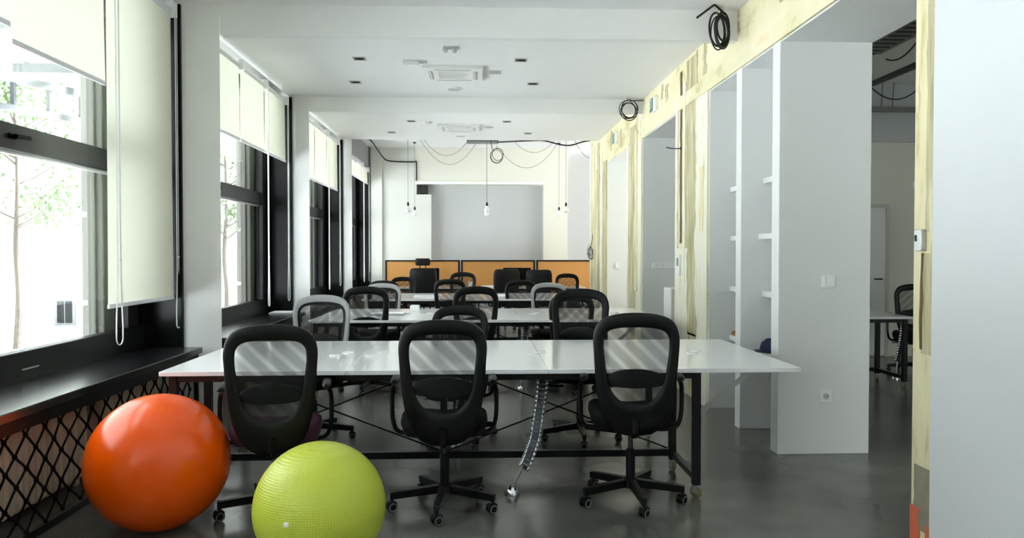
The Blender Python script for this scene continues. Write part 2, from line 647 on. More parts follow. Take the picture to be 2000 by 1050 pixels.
def ragged(ya, yb, za, zb, t, m, jl=.02, jr=.02, name='plaster_patch', n=None, x=XR, seed=None, taper=0):
    """ragged vertical patch of plaster lying on the wall face, t proud"""
    rnd = random.Random(seed if seed is not None else int(ya * 977 + za * 31))
    n = n or max(6, int((zb - za) / .09))
    Ls, Rs = [], []
    l = r = 0
    for i in range(n + 1):
        z = za + (zb - za) * i / n
        l = .6 * l + rnd.uniform(-jl, jl)
        r = .6 * r + rnd.uniform(-jr, jr)
        k = taper * (1 - i / n)
        Ls.append((ya + l + k * (yb - ya), z))
        Rs.append((yb + r, z))
    vs, fs = [], []
    for xx in (x, x - t):
        for (a, z), (b, _) in zip(Ls, Rs):
            vs += [(xx, a, z), (xx, b, z)]
    q = 2 * (n + 1)
    for i in range(n):
        fs.append((q + 2 * i, q + 2 * i + 1, q + 2 * i + 3, q + 2 * i + 2))
        fs.append((2 * i, 2 * i + 2, q + 2 * i + 2, q + 2 * i))
        fs.append((2 * i + 1, q + 2 * i + 1, q + 2 * i + 3, 2 * i + 3))
    fs.append((0, q, q + 1, 1))
    fs.append((2 * n, 2 * n + 1, q + 2 * n + 1, q + 2 * n))
    return MB().add(vs, fs).build(name, m, wr, smooth=False)


# pier A (6.85 - 8.0)
ragged(6.86, 7.22, 0, 2.86, .014, 'chalk_plaster', .004, .03)
ragged(7.22, 7.60, .6, 3.3, .006, 'khaki_plaster', .02, .03)
ragged(7.22, 7.50, 0, .62, .006, 'khaki_plaster', .02, .03)
ragged(7.60, 7.68, 1.1, 3.1, .016, 'chalk_plaster', .012, .012)
ragged(7.77, 7.84, 1.5, 3.25, .004, 'brown_chase', .008, .012, name='pipe_chase')
ragged(7.9, 7.99, 0, 3.0, .014, 'chalk_plaster', .008, .004)
ragged(7.55, 7.9, 0, 1.45, .012, 'chalk_plaster', .03, .02)
ragged(6.95, 7.1, 1.6, 2.2, .018, 'cream_plaster', .03, .03)
# pier B (9.67 - 10.63)
ragged(9.68, 9.9, 0, 2.86, .014, 'chalk_plaster', .004, .02)
ragged(9.96, 10.08, .9, 3.0, .016, 'cream_plaster', .02, .02)
ragged(10.12, 10.46, 0, 3.1, .006, 'khaki_plaster', .03, .03)
ragged(10.52, 10.62, 0, 2.9, .014, 'chalk_plaster', .01, .004)
# pier C (12.34 - 14.25)
ragged(12.35, 12.7, 0, 2.9, .014, 'khaki_plaster', .004, .03)
ragged(12.78, 13.0, 0, 3.1, .010, 'chalk_plaster', .03, .03)
ragged(13.1, 13.3, 0, 3.3, .008, 'khaki_plaster', .03, .03)
ragged(13.6, 13.8, 0, 3.3, .010, 'cream_plaster', .03, .03)
ragged(14.0, 14.2, 0, 3.4, .010, 'chalk_plaster', .03, .01)
# lintel patches
for a_, b_, za_, zb_, m_ in ((6.95, 7.05, 3.04, 3.32, 'khaki_plaster'), (7.22, 7.3, 3.1, 3.32, 'khaki_plaster'), (7.36, 7.42, 3.02, 3.28, 'brown_chase'), (8.36, 8.47, 3.07, 3.25, 'khaki_plaster'), (8.6, 8.68, 3.14, 3.3, 'khaki_plaster'),
                             (9.76, 9.86, 2.9, 3.28, 'chalk_plaster'), (9.95, 10.05, 2.95, 3.25, 'khaki_plaster'), (5.1, 5.2, 3.12, 3.32, 'khaki_plaster'), (6.08, 6.2, 3.16, 3.33, 'khaki_plaster'), (6.28, 6.38, 3.2, 3.33, 'khaki_plaster'), (4.5, 4.58, 3.1, 3.33, 'grey_render'),
                             (11.1, 11.2, 2.95, 3.2, 'khaki_plaster'), (11.9, 12.0, 3.0, 3.3, 'khaki_plaster')):
    ragged(a_, b_, za_, zb_, .005, m_, .03, .035, n=9)
# near jamb: khaki strip beside the board, hole in the plaster, painted foot
ragged(3.42, 3.475, 1.5, 2.865, .006, 'khaki_plaster', .0, .008, seed=3)
ragged(3.42, 3.50, .93, 1.40, .004, 'khaki_plaster', .0, .016, seed=5, name='plaster_hole')
ragged(3.492, 3.51, .95, 1.40, .006, 'brown_chase', .006, .006, seed=5, name='plaster_hole_edge')
ragged(3.42, 3.55, .1, .40, .006, 'grey_render', .004, .01, seed=9)
ragged(3.42, 3.445, 0, .14, .008, 'red_paint', .0, .01, seed=11, name='paint_patch')
ragged(3.51, 3.575, 0, .2, .008, 'red_paint', .012, .002, seed=12, name='paint_patch')

# unseen rear wall, dark to cut fill; added window lights the neighbouring room
wrear = struct('wall_rear', MB().box(-2.78, 2.9, -4.7, -4.55, 0, 3.7).box(7.3, 7.6, -4.7, -4.55, 0, 3.7).box(2.9, 7.3, -4.7, -4.55, 0, .3).box(2.9, 7.3, -4.7, -4.55, 3.3, 3.7), 'rear_fill_cut', 'unseen wall behind the viewer, dark grey to cut fill light, one added window', 'wall')
wre = root('window_6', (5.1, -4.62, .3), 'unseen wide window added to light the neighbouring room from its rear end', 'window', None, 'structure')  # added out of view to brighten the neighbouring room
MB().box(2.9, 7.3, -4.64, -4.62, .3, 3.3).build('glass_pane', 'window_glass', wre)
for x in (2.9, 5.07, 7.24):
    MB().box(x, x + .06, -4.67, -4.58, .3, 3.3).build('mullion', 'black_frame', wre)
portal('portal_rear', (5.1, -4.75, 1.8), (PI / 2, 0, 0), 4.4, 3.0)

# ------------------------------------------------------------------ windows, sills, blinds
ZS = .675
for wi, k in enumerate(range(1, 7)):
    y1 = YC[k]
    y0 = YC[k - 1] + (.56 if YC[k - 1] < 13 else .41)
    zt = 3.34 if k < 6 else 3.24
    names = {1: 'window outside the picture far behind the viewer', 2: 'window beside the viewer, nearest to the rear wall', 3: 'nearest black framed window bay, behind the orange ball',
             4: 'second black framed window bay behind the first white column', 5: 'third window bay from the front, beyond the second column', 6: 'farthest window bay in the left back corner'}
    w = root('window_%d' % {1: 7, 2: 5, 3: 1, 4: 2, 5: 3, 6: 4}[k], (XW, (y0 + y1) / 2, ZS), names[k], 'window', None, 'structure')
    ye = y1 - .32                      # glass ends here
    f = MB()
    f.box(XW - .04, XW + .04, y0, y1 - .03, ZS - .02, .84)
    f.build('bottom_rail', 'black_frame', w, bevel=.006)
    MB().box(XW - .04, XW + .05, ye, ye + .17, .84, zt).build('jamb', 'black_frame', w, bevel=.006)
    MB().box(XW - .04, XW + .02, ye + .17, y1 - .03, .84, zt).build('side_panel', 'black_gloss', w)
    MB().box(XW - .04, XW + .05, y0, y0 + .08, .84, zt).build('jamb', 'black_frame', w, bevel=.006)
    MB().box(XW - .04, XW + .05, y0, y1 - .03, zt - .1, zt).build('head_rail', 'black_frame', w, bevel=.006)
    tr = MB().box(XW - .04, XW + .05, y0 + .08, ye, 1.972, 2.12).build('transom', 'black_frame', w, bevel=.006)
    MB().box(XW - .012, XW + .012, y0 + .08, ye, 1.955, 1.972).build('glazing_bead', 'alu', tr)
    h = MB()
    yh = 4.35 if k == 3 else (y0 + ye) / 2 - .4
    h.box(XW + .05, XW + .065, yh, yh + .05, 2.03, 2.06)
    h.beam((XW + .08, yh + .02, 2.045), (XW + .085, yh + .14, 2.05), .02, .022)
    h.build('handle', 'black_gloss', tr)
    MB().box(XW - .008, XW + .008, y0 + .08, ye, .84, 1.957).build('glass_pane', 'window_glass', w)
    MB().box(XW - .008, XW + .008, y0 + .08, ye, 2.12, zt - .1).build('glass_pane', 'window_glass', w)
    # dark reveal panel facing the near end, on the column side
    MB().box(XW - .02, -2.30 if k < 6 else -2.32, y1 - .03, y1 - .002, ZS - .02, zt - .02).build('reveal_panel', 'black_gloss', w)
    s = MB().box(XW + .03, -2.13, y0 - .0, y1 - .08, ZS - .045, ZS).build('sill', 'sill_black', w, bevel=.004)
    MB().box(-2.2, -2.17, y0, y1 - .1, ZS - .12, ZS - .045).build('sill_apron', 'black_frame', s)
    if k == 3:
        MB().box(XW + .042, XW + .05, 4.46, 4.62, .735, .742).build('frame_badge', 'alu', w)
    portal('portal_left', (XW - .06, (y0 + y1) / 2, 2.05), (0, -PI / 2, 0), 2.5, y1 - y0)


def chain(parent, y, zb, ztop, wy=.05, x=-2.325):
    pts = [(x, y - wy * .25, ztop)]
    n = 10
    r = wy / 2
    pts.append((x, y - wy * .25, zb + .45))
    pts.append((x, y - r, zb + .12))
    for i in range(n + 1):
        a = PI + PI * i / n
        pts.append((x, y + r * math.cos(a), zb + r + r * math.sin(a)))
    pts += [(x, y + r, zb + .12), (x, y + wy * .25, zb + .45), (x, y + wy * .25, ztop)]
    t = MB().tube(pts, .0045, 6).build('pull_chain', 'cord_white', parent)
    MB().sphere((x, y + wy * .25, zb + .55), .009, 8, 6).build('chain_joint', 'cord_white', t)


XB = -2.36


def blind(y0, y1, zb, zt, label, chain_y=None, chain_z=.81, group=None, wy=.06):
    r = root('roller_blind', (XB, (y0 + y1) / 2, zb), label, 'blind', group)
    n = 10
    vs, fs = [], []
    for i in range(n + 1):
        for j in range(9):
            z = zb + (zt - zb) * j / 8
            flare = .012 * (1 - j / 8) ** 3
            y = y0 + (y1 - y0) * i / n + (i / n - .5) * 2 * flare
            vs.append((XB + .006 * math.sin(i * 1.3) * (1 - j / 8), y, z))
    for i in range(n):
        for j in range(8):
            a = i * 9 + j
            fs.append((a, a + 9, a + 10, a + 1))
    MB().add(vs, fs).build('fabric', 'blind_fabric', r)
    MB().box(XB - .007, XB + .009, y0 - .008, y1 + .008, zb - .022, zb + .006).build('bottom_bar', 'paper', r, bevel=.004)
    MB().lathe([(.034, y0), (.034, y1)], (XB - .02, 0, zt + .02), 16, 'y').build('roller_tube', 'white_plastic', r)
    for yy in (y0 - .008, y1):
        MB().box(XB - .06, XB + .05, yy, yy + .008, zt - .03, zt + .075).build('bracket', 'white_plastic', r)
    if chain_y:
        chain(r, chain_y, chain_z, zt, wy)
    return r


ZT = 3.235
blind(.2, 1.2, 2.2, ZT, 'unseen raised blind added beside the viewer to cut light on the right wall', None)  # this blind and the next are added out of view to dim the lining
blind(1.24, 2.5, 2.2, ZT, 'unseen short blind added beside the viewer to cut light on the right wall', None)
blind(3.66, 3.99, 2.56, ZT, 'cream roller blind cut by the left frame edge, in the nearest window bay')
blind(4.02, 4.98, 2.48, ZT, 'short cream roller blind beside the long one in the nearest bay', None)
blind(5.01, 6.04, 1.066, ZT, 'long cream roller blind pulled low in front of the nearest window', 5.08, .805, None, .09)
chain(bpy.data.objects['roller_blind.004'], 6.055, .82, ZT, .07)
blind(6.78, 7.72, 2.53, ZT, 'cream blind nearest the first white column in the second window bay')
blind(7.76, 8.60, 2.53, ZT, 'middle cream blind of the three in the second window bay', 8.64, .81)
blind(8.63, 9.52, 2.53, ZT, 'cream blind next to the second column in the second window bay', 9.54, .815, None, .09)
blind(10.3, 11.2, 2.455, ZT, 'cream blind nearest the viewer in the third window bay')
blind(11.24, 12.08, 2.455, ZT, 'middle cream blind of the three in the third window bay', 12.11, .83)
blind(12.11, 12.98, 2.455, ZT, 'cream blind next to the third column in the third window bay', 13.05, .85, None, .12)
blind(14.0, 14.75, 2.88, 3.15, 'small cream blind nearest the viewer in the farthest bay')
blind(14.79, 15.62, 2.88, 3.15, 'middle small cream blind of the farthest bay', 15.75, .81, None, .12)
blind(15.66, 16.5, 2.88, 3.15, 'small cream blind by the back corner in the farthest bay', 16.5, .8, None, .12)

# radiators and rope net under the nearest sill
sec = MB()
ringp = []
for j, (z, wv, d) in enumerate(((.04, .02, .03), (.06, .026, .045), (.56, .026, .045), (.585, .018, .03))):
    ringp.append([(d * a, wv * b, z) for a, b in ((-1, -1), (.6, -1), (1, -.7), (1, .7), (.6, 1), (-1, 1))])
sec.loft(ringp)
sec_me = sec.mesh('section', 'radiator_paint')


def radiator(y0, y1, label):
    r = lroot('radiator', (-2.44, (y0 + y1) / 2, 0), label, 'radiator', None)
    n = int((y1 - y0) / .056)
    for i in range(n):
        inst('section', sec_me, r, (0, (i - (n - 1) / 2) * .056, 0))
    hl = (n - 1) * .028
    MB().tube([(-.01, -hl - .04, .1), (-.01, hl + .08, .1)], .014, 8).build('pipe', 'radiator_paint', r)
    MB().tube([(-.01, -hl - .02, .54), (-.01, hl + .08, .54)], .014, 8).build('pipe', 'radiator_paint', r)
    MB().lathe([(.01, 0), (.024, .005), (.024, .05), (.012, .06)], (-.01, hl + .08, .54), 12, 'y').build('valve', 'white_plastic', r)
    for s_ in (-1, 1):
        MB().box(-.03, .02, s_ * (hl - .05) - .02, s_ * (hl - .05) + .02, 0, .06).build('foot', 'radiator_paint', r)


radiator(3.55, 4.82, 'cream flat-fronted radiator behind the net, cut by the left frame edge')
radiator(4.95, 5.9, 'cream flat-fronted radiator behind the net, above the orange ball')


def rope_net():
    y0, y1, z0, z1, x = 3.14, 6.0, .05, .61, -2.19
    r = root('rope_net', (x, (y0 + y1) / 2, 0), 'black knotted rope net stretched below the nearest window sill', 'net')
    dw, dh = .082, .078
    rnd = random.Random(3)
    J = {}

    def nd(i, j):
        if (i, j) not in J:
            J[(i, j)] = (x + rnd.uniform(-.006, .006), y0 + i * dw + rnd.uniform(-.012, .012), z0 + j * dh + rnd.uniform(-.008, .008))
        return J[(i, j)]
    ni, nj = int((y1 - y0) / dw), int((z1 - z0) / dh)
    for s_ in (1, -1):
        for c in range(-nj, ni + nj + 1):
            pts = []
            for j in range(nj + 1):
                i = c + s_ * j
                if 0 <= i <= ni and (i + j) % 2 == 0:
                    pts.append(nd(i, j))
            if len(pts) >= 2:
                MB().tube(pts, .0062, 6).build('strand', 'rope', r)
    kme = MB().sphere((0, 0, 0), .0125, 8, 6).mesh('knot', 'rope')
    for (i, j), p in J.items():
        inst('knot', kme, r, (p[0] - x, p[1] - (y0 + y1) / 2, p[2]), (0, 0, 0))
    MB().box(x - .015, x + .015, y0, y1 + .06, 0, .04).build('bottom_bar', 'black_metal', r, bevel=.003)
    MB().box(x - .015, x + .015, y0, y1 + .06, z1 - .01, z1 + .015).build('top_bar', 'black_metal', r, bevel=.003)
    MB().box(x - .015, x + .015, y1 + .03, y1 + .06, .04, z1 - .01).build('post', 'black_metal', r, bevel=.003)


rope_net()

# ------------------------------------------------------------------ exercise balls
ob = lroot('exercise_ball', (-1.622, 3.955, 0), 'large glossy orange exercise ball on the floor by the rope net', 'ball')
MB().sphere((0, 0, .343), .345, 64, 40, .985).build('ball_skin', 'orange_vinyl', ob)
MB().lathe([(.012, 0), (.012, .004), (.004, .007)], (0, 0, 0), 12).build('valve_plug', 'white_plastic', ob).location = (.33, .08, .30)
gb = lroot('exercise_ball', (-.700, 3.40, 0), 'lime green ribbed exercise ball at the bottom edge of the photo', 'ball')
MB().sphere((0, 0, .283), .286, 64, 40, .99).build('ball_skin', 'green_vinyl', gb)
vp = MB().lathe([(.0105, -.004), (.0105, .004), (.004, .007)], (0, 0, 0), 12).build('valve_plug', 'white_plastic', gb)
dv = Vector((-.55, -1.9, .12)).normalized()
vp.location = Vector((0, 0, .283)) + dv * .2855
vp.rotation_euler = dv.to_track_quat('Z', 'Y').to_euler()

# ------------------------------------------------------------------ desks
cast_fork = MB().box(-.012, .012, -.026, .026, .066, .074).box(-.018, -.014, -.02, .02, .028, .07).box(.014, .018, -.02, .02, .028, .07).mesh('fork', 'alu')
cast_wheel = MB().lathe([(.018, -.011), (.036, -.010), (.036, .010), (.018, .011)], (0, 0, .036), 20, 'x').mesh('wheel', 'caster_rubber')


def desk_caster(parent, x, y, rz):
    c = inst('caster', cast_fork, parent, (x, y, 0), (0, 0, rz))
    inst('wheel', cast_wheel, c)


def bench_desk(y0, y1, x0, x1, seams, legs_x, label, brace=True, flap=True):
    xm, ym = (x0 + x1) / 2, (y0 + y1) / 2
    r = root('bench_desk', (xm, ym, 0), label, 'desk', 'white bench desks in rows')
    xs = [x0] + list(seams) + [x1]
    for a, b in zip(xs[:-1], xs[1:]):
        MB().box(a + .0005, b - .0005, y0, y1, .725, .75).build('desktop', 'desk_white', r, bevel=.002)
    ya, yb, yc = y0 + .06, y0 + .60, y1 - .16
    for y in (ya, yb, yc):
        MB().box(legs_x[0] - .02, legs_x[-1] + .02, y - .015, y + .015, .685, .725).build('top_rail', 'black_metal', r)
    for i, x in enumerate(legs_x):
        MB().box(x - .015, x + .015, ya, yc, .69, .724).build('cross_rail', 'black_metal', r)
        for j, y in enumerate((ya, yb, yc)):
            if i not in (0, len(legs_x) - 1) and j != 1:
                continue
            MB().box(x - .022, x + .022, y - .022, y + .022, .074, .725).build('leg', 'black_metal', r, bevel=.002)
            desk_caster(r, x - xm, y - ym, .3 * i - .4 * j)
        if i in (0, len(legs_x) - 1):
            MB().box(x - .018, x + .018, ya, yb, .10, .135).build('foot_rail', 'black_metal', r)
    MB().box(legs_x[0], legs_x[-1], yb - .018, yb + .018, .10, .142).build('stretcher', 'black_metal', r)
    if brace:
        for a, b in zip(legs_x[:-1], legs_x[1:]):
            for p, q in (((a, .70), (b, .13)), ((a, .13), (b, .70))):
                MB().tube([(p[0], yb + .03, p[1]), (q[0], yb + .03, q[1])], .0055, 6).build('brace_rod', 'black_metal', r)
    if flap:
        MB().beam((x1 - .21, y0 + .2, .71), (legs_x[-1] + .1, y0 + .36, .42), .025, .03).build('flap_stay', 'pale_steel', r)
        MB().beam((x1 - .23, y0 + .18, .719), (x1 - .15, y0 + .18, .719), .03, .012).build('stay_bracket', 'pale_steel', r)
    return r


def grommets(r, pts, y):
    ox, oy, oz = ORG[r.name]
    me = MB().lathe([(.030, 0), (.033, .0), (.033, .003), (.03, .004), (.001, .004)], (0, 0, 0), 18).mesh('cable_grommet', 'white_plastic')
    fl = MB().box(-.03, .03, -.008, .008, .004, .010).mesh('grommet_flap', 'paper')
    for px in pts:
        for dx, dy in ((.03, .06), (-.03, -.08)):
            c = inst('cable_grommet', me, r, (px + dx - ox, y + dy - oy, .75))
            c.scale = (1.15, 1, 1)
            inst('grommet_flap', fl, c, (0, 0, 0), (0, 0, .2))


D1 = bench_desk(4.27, 5.72, -1.75, 1.83, (-.74, .39), (-1.69, -.22, 1.245), 'nearest white bench desk on black castered frame, three chairs tucked at its front')
grommets(D1, (-.877, -.652, .375, 1.409), 4.97)
D2 = bench_desk(7.46, 9.02, -1.64, 1.83, (-.72, .41), (-1.58, -.2, 1.25), 'second row white bench desk, between the nearest and the third rows')
grommets(D2, (-.8, -.55, .6, 1.45), 8.2)
D3 = bench_desk(10.85, 12.5, -1.64, 1.83, (-.72, .41), (-1.58, -.2, 1.25), 'third row white bench desk carrying the white keyboard')
D4 = bench_desk(14.5, 15.2, -1.84, 2.03, (-.35, 1.14), (-1.78, .4, 1.98), 'farthest white desk row standing against the cork partitions', False, False)

# cable spines
link_mesh = MB().loft([[(a * k_, b * k_, z) for a, b in ((-.036, -.004), (-.031, -.0105), (-.021, -.0105), (-.016, -.004), (.016, -.004), (.021, -.0105), (.031, -.0105), (.036, -.004), (.036, .004), (.031, .0105), (.021, .0105), (.016, .004), (-.016, .004), (-.021, .0105), (-.031, .0105), (-.036, .004))] for z, k_ in ((-.0125, .93), (-.0105, 1), (.0105, 1), (.0125, .93))]).mesh('link', 'chrome', ang=.9)
core_mesh = MB().box(-.022, .022, -.009, .009, -.0118, .0118).mesh('link_core', 'chrome_dark')


def cable_spine(pts, base, label, rz=0):
    r = lroot('cable_spine', base, label, 'cable holder', 'cable spines under the desks')
    P = catmull([Vector(p) - Vector(base) for p in pts], 14, False)
    # resample
    L = [0]
    for a, b in zip(P[:-1], P[1:]):
        L.append(L[-1] + (b - a).length)
    n = int(L[-1] / .0275)
    prev = None
    for i in range(n):
        d = (i + .5) * L[-1] / n
        k = max(q for q in range(len(L)) if L[q] <= d)
        k = min(k, len(P) - 2)
        t = (d - L[k]) / max(1e-6, L[k + 1] - L[k])
        p = P[k].lerp(P[k + 1], t)
        dr = (P[k + 1] - P[k]).normalized()
        q = dr.to_track_quat('Z', 'Y')
        X = Vector((math.cos(rz), math.sin(rz), 0))
        x = (X - dr * X.dot(dr)).normalized()
        y = dr.cross(x)
        R = Matrix((x, y, dr)).transposed().to_euler()
        lk = inst('link', link_mesh, r, p, R)
        inst('link_core', core_mesh, lk)
    e = P[-1]
    MB().tube([e + Vector((0, 0, .02)), (0, 0, .03)], .008, 8).build('rod', 'alu', r)
    MB().lathe([(.045, 0), (.045, .012), (.03, .04), (.022, .05), (.012, .055)], (0, 0, 0), 24).build('base', 'chrome', r)
    return r


cable_spine([(.39, 4.62, .69), (.375, 4.58, .55), (.345, 4.52, .38), (.325, 4.48, .30), (.28, 4.44, .19), (.255, 4.43, .15)], (.193, 4.427, 0), 'chrome cable spine hanging from the nearest desk to the floor')
cable_spine([(.18, 5.3, .69), (.12, 5.4, .66), (.02, 5.5, .62), (-.1, 5.55, .45), (-.14, 5.6, .2)], (-.16, 5.62, 0), 'chrome cable spine bent sideways under the back half of the nearest desk')
cable_spine([(.5, 7.9, .69), (.46, 7.88, .4), (.44, 7.87, .14)], (.43, 7.87, 0), 'chrome cable spine under the second row desk')


# ------------------------------------------------------------------ office chairs
def surf_y(x, z):
    t = (z - .40) / .66
    return -.245 - .085 * t - .03 * math.sin(PI * min(1, max(0, t))) + .55 * x * x


OUT = [(0, 1.064), (.09, 1.058), (.165, 1.036), (.207, .995), (.225, .93), (.222, .85), (.213, .72), (.195, .59), (.160, .48), (.105, .42), (.045, .402), (0, .40)]
INN = [(0, .987), (.085, .983), (.14, .968), (.166, .935), (.170, .88), (.164, .82), (.156, .755), (.146, .70), (.122, .64), (.082, .597), (.036, .58), (0, .578)]


def sym(h):
    return [(-x, z) for x, z in h[::-1][1:-1]] + h   # starts at bottom-left, up over the top, down right


def closed_outline(h, k=4):
    full = h + [(-x, z) for x, z in h[::-1][1:-1]]
    return [(p.x, p.y) for p in catmull([(a, b, 0) for a, b in full], k)]


caster_body = MB().loft([[(x * s_, y * s_, z) for x, y in ((-.018, -.02), (.018, -.02), (.018, .028), (-.018, .028))] for z, s_ in ((.028, 1), (.05, 1), (.058, .6))]).tube([(0, 0, .05), (0, 0, .085)], .009, 8).mesh('caster_hood', 'black_plastic')
caster_tire = MB().lathe([(.017, -.007), (.026, -.006), (.026, .006), (.017, .007)], (0, .004, .0265), 16, 'x').mesh('wheel', 'black_plastic')
caster_rim = MB().lathe([(.0175, -.0015), (.0225, -.0015), (.0225, .0015), (.0175, .0015), (.0175, -.0015)], (0, .004, .0265), 16, 'x', False).mesh('wheel_rim', 'wheel_grey')


def caster(parent, loc, rz):
    ca = inst('caster', caster_body, parent, loc, (0, 0, rz))
    for s_ in (-1, 1):
        inst('wheel', caster_tire, ca, (s_ * .0155, 0, 0))
        inst('wheel_rim', caster_rim, ca, (s_ * .0235, 0, 0))



UPPER = ('backrest', 'mesh', 'lumbar', 'seat', 'arm', 'tilt', 'column_')


def make_chair(frame='black_plastic', seat='seat_fabric'):
    r = lroot('office_chair', (0, 0, 0), '-', 'chair')
    O, I = closed_outline(OUT), closed_outline(INN)
    n = len(O)
    rings = []
    for i in range(n):
        (ox, oz), (ix, iz) = O[i], I[i]
        ring = []
        for t, dy in ((0, -.004), (.04, -.016), (.25, -.021), (.75, -.017), (.96, -.008), (1, 0), (.96, .008), (.75, .012), (.25, .016), (.04, .012), (0, .004)):
            x, z = ox + (ix - ox) * t, oz + (iz - oz) * t
            ring.append((x, surf_y(x, z) + dy, z))
        rings.append(ring)
    m = MB()
    k = len(rings[0])
    m.add([p for R in rings for p in R], [(i * k + j, i * k + (j + 1) % k, ((i + 1) % n) * k + (j + 1) % k, ((i + 1) % n) * k + j) for i in range(n) for j in range(k)])
    m.build('backrest_frame', frame, r, ang=1.2)
    if frame != 'black_plastic':
        m2 = MB()
        rr = []
        for i in range(n):
            (ox, oz), (ix, iz) = O[i], I[i]
            ring = []
            for t, dy in ((.72, .010), (1.0, .010), (1.0, .018), (.72, .020)):
                x, z = ox + (ix - ox) * t, oz + (iz - oz) * t
                ring.append((x, surf_y(x, z) + dy, z))
            rr.append(ring)
        m2.add([p for R in rr for p in R], [(i * 4 + j, i * 4 + (j + 1) % 4, ((i + 1) % n) * 4 + (j + 1) % 4, ((i + 1) % n) * 4 + j) for i in range(n) for j in range(4)])
        m2.build('backrest_lip', 'black_plastic', r)
    cz = .79
    for nm, mt, dy in (('mesh_panel', 'chair_mesh', .006), ('mesh_lining', 'chair_mesh_lining', .015)):
        vs, fs = [(0, surf_y(0, cz) + dy, cz)], []
        R = 5
        for q in range(1, R + 1):
            for (x, z) in I:
                X, Z = x * q / R * 1.03, cz + (z - cz) * q / R * 1.03
                vs.append((X, surf_y(X, Z) + dy, Z))
        for i in range(n):
            fs.append((0, 1 + i, 1 + (i + 1) % n))
            for q in range(R - 1):
                a, b = 1 + q * n, 1 + (q + 1) * n
                fs.append((a + i, b + i, b + (i + 1) % n, a + (i + 1) % n))
        MB().add(vs, fs).build(nm, mt, r)
    # lumbar support: lens shaped pad on the front of the mesh
    rings = []
    for i in range(13):
        x = -.165 + .33 * i / 12
        u = x / .165
        hh = .004 + .05 * math.sqrt(max(0, 1 - u * u))
        zc = .70 + .012 * (1 - u * u)
        rings.append([(x, surf_y(x, zc) + .03 + .012 * math.cos(a), zc + hh * math.sin(a)) for a in [2 * PI * q / 10 for q in range(10)]])
    MB().loft(rings).build('lumbar_support', 'black_plastic', r)
    # seat cushion
    rings = []
    for z, s_, e in ((.415, .80, .0), (.425, .93, 0), (.455, 1.0, 0), (.485, .98, 0), (.503, .90, 0), (.508, .75, 0)):
        ring = []
        for q in range(28):
            a = 2 * PI * q / 28
            c_, d_ = math.cos(a), math.sin(a)
            px = .238 * s_ * math.copysign(abs(c_) ** .55, c_)
            py = .235 * s_ * math.copysign(abs(d_) ** .6, d_) + .03
            ring.append((px, py, z - .02 * max(0, py - .15) / .1 + .03 * (px / .25) ** 2 * (1 if z > .45 else 0)))
        rings.append(ring)
    MB().loft(rings).build('seat', seat, r, ang=1.0)
    # arms
    for s_ in (-1, 1):
        pts = catmull([(s_ * .12, .02, .405), (s_ * .2, .02, .405), (s_ * .262, .02, .425), (s_ * .283, .015, .49), (s_ * .287, .01, .58), (s_ * .283, .0, .655), (s_ * .268, -.03, .69), (s_ * .262, -.06, .70)], 5, False)
        a = MB().tube(pts, .0125, 10).build('arm_tube', 'black_metal', r)
        ring = []
        for y, w_, h_ in ((-.12, .014, .010), (-.10, .024, .016), (.0, .027, .017), (.1, .024, .016), (.13, .012, .010)):
            ring.append([(s_ * .264 + w_ * math.cos(q * PI / 5), y, .712 + h_ * math.sin(q * PI / 5)) for q in range(10)])
        MB().loft(ring).build('arm_pad', 'black_plastic', a)
    # mechanism and back bracket
    MB().box(-.07, .07, -.12, .10, .375, .415).build('tilt_mechanism', 'black_metal', r, bevel=.01)
    MB().tube([(0, -.1, .392), (0, -.2, .395), (0, -.27, .43), (0, -.285, .50)], .022, 8).build('backrest_bracket', 'black_metal', r)
    MB().tube([(.06, .03, .39), (.24, .05, .385)], .006, 6).build('tilt_lever', 'black_metal', r)
    MB().tube([(0, 0, .25), (0, 0, .385)], .014, 12).build('column_rod', 'chrome_dark', r)
    MB().lathe([(.026, .09), (.026, .29), (.02, .297)], (0, 0, 0), 16).build('column_sleeve', 'black_plastic', r)
    MB().lathe([(.03, .075), (.045, .082), (.045, .125), (.03, .135)], (0, 0, 0), 20).build('base_hub', 'black_plastic', r)
    for q in range(5):
        a = 2 * PI * q / 5 + .35
        c_, d_ = math.cos(a), math.sin(a)
        P = lambda rad, z: (rad * c_, rad * d_, z)
        X = Vector((-d_, c_, 0))
        rings = []
        for rad, w_, zt, zb_ in ((.03, .022, .128, .082), (.15, .02, .118, .075), (.285, .017, .105, .066), (.30, .016, .102, .066)):
            rings.append([Vector(P(rad, zb_)) + X * -w_ * .7, Vector(P(rad, zb_)) + X * w_ * .7, Vector(P(rad, zt)) + X * w_, Vector(P(rad, zt)) - X * w_])
        arm = MB().loft(rings).build('base_arm', 'black_metal', r, smooth=False, bevel=.002)
        caster(r, P(.287, 0), a + 1.2 + q * 1.9)
    return r


proto = make_chair()
proto_grey = make_chair('grey_plastic')
proto_plum = make_chair(seat='plum_fabric')


def put_chair(p, x, y, deg, ztop, label, group, base_rot=None):
    o = dup(p)
    o.location = (x, y, 0)
    o.rotation_euler = (0, 0, math.radians(deg))
    dz = ztop - 1.064
    for ch in o.children:
        nm = ch.name
        if nm.startswith(('backrest', 'mesh', 'lumbar', 'seat', 'arm', 'tilt', 'column_rod')):
            ch.location.z = min(dz, 0.0) if nm.startswith('arm') else dz
        elif base_rot is not None and nm.startswith(('base_arm', 'caster')):
            a = math.radians(base_rot)
            if nm.startswith('base_arm'):
                ch.rotation_euler.z += a
            else:
                ch.location = Matrix.Rotation(a, 3, 'Z') @ Vector(ch.location)
                ch.rotation_euler.z += a
    tag(o, label, 'chair', group)
    return o


G1, G2, G3 = 'chairs at the nearest desk', 'chairs at the second row desk', 'chairs at the third row desk'
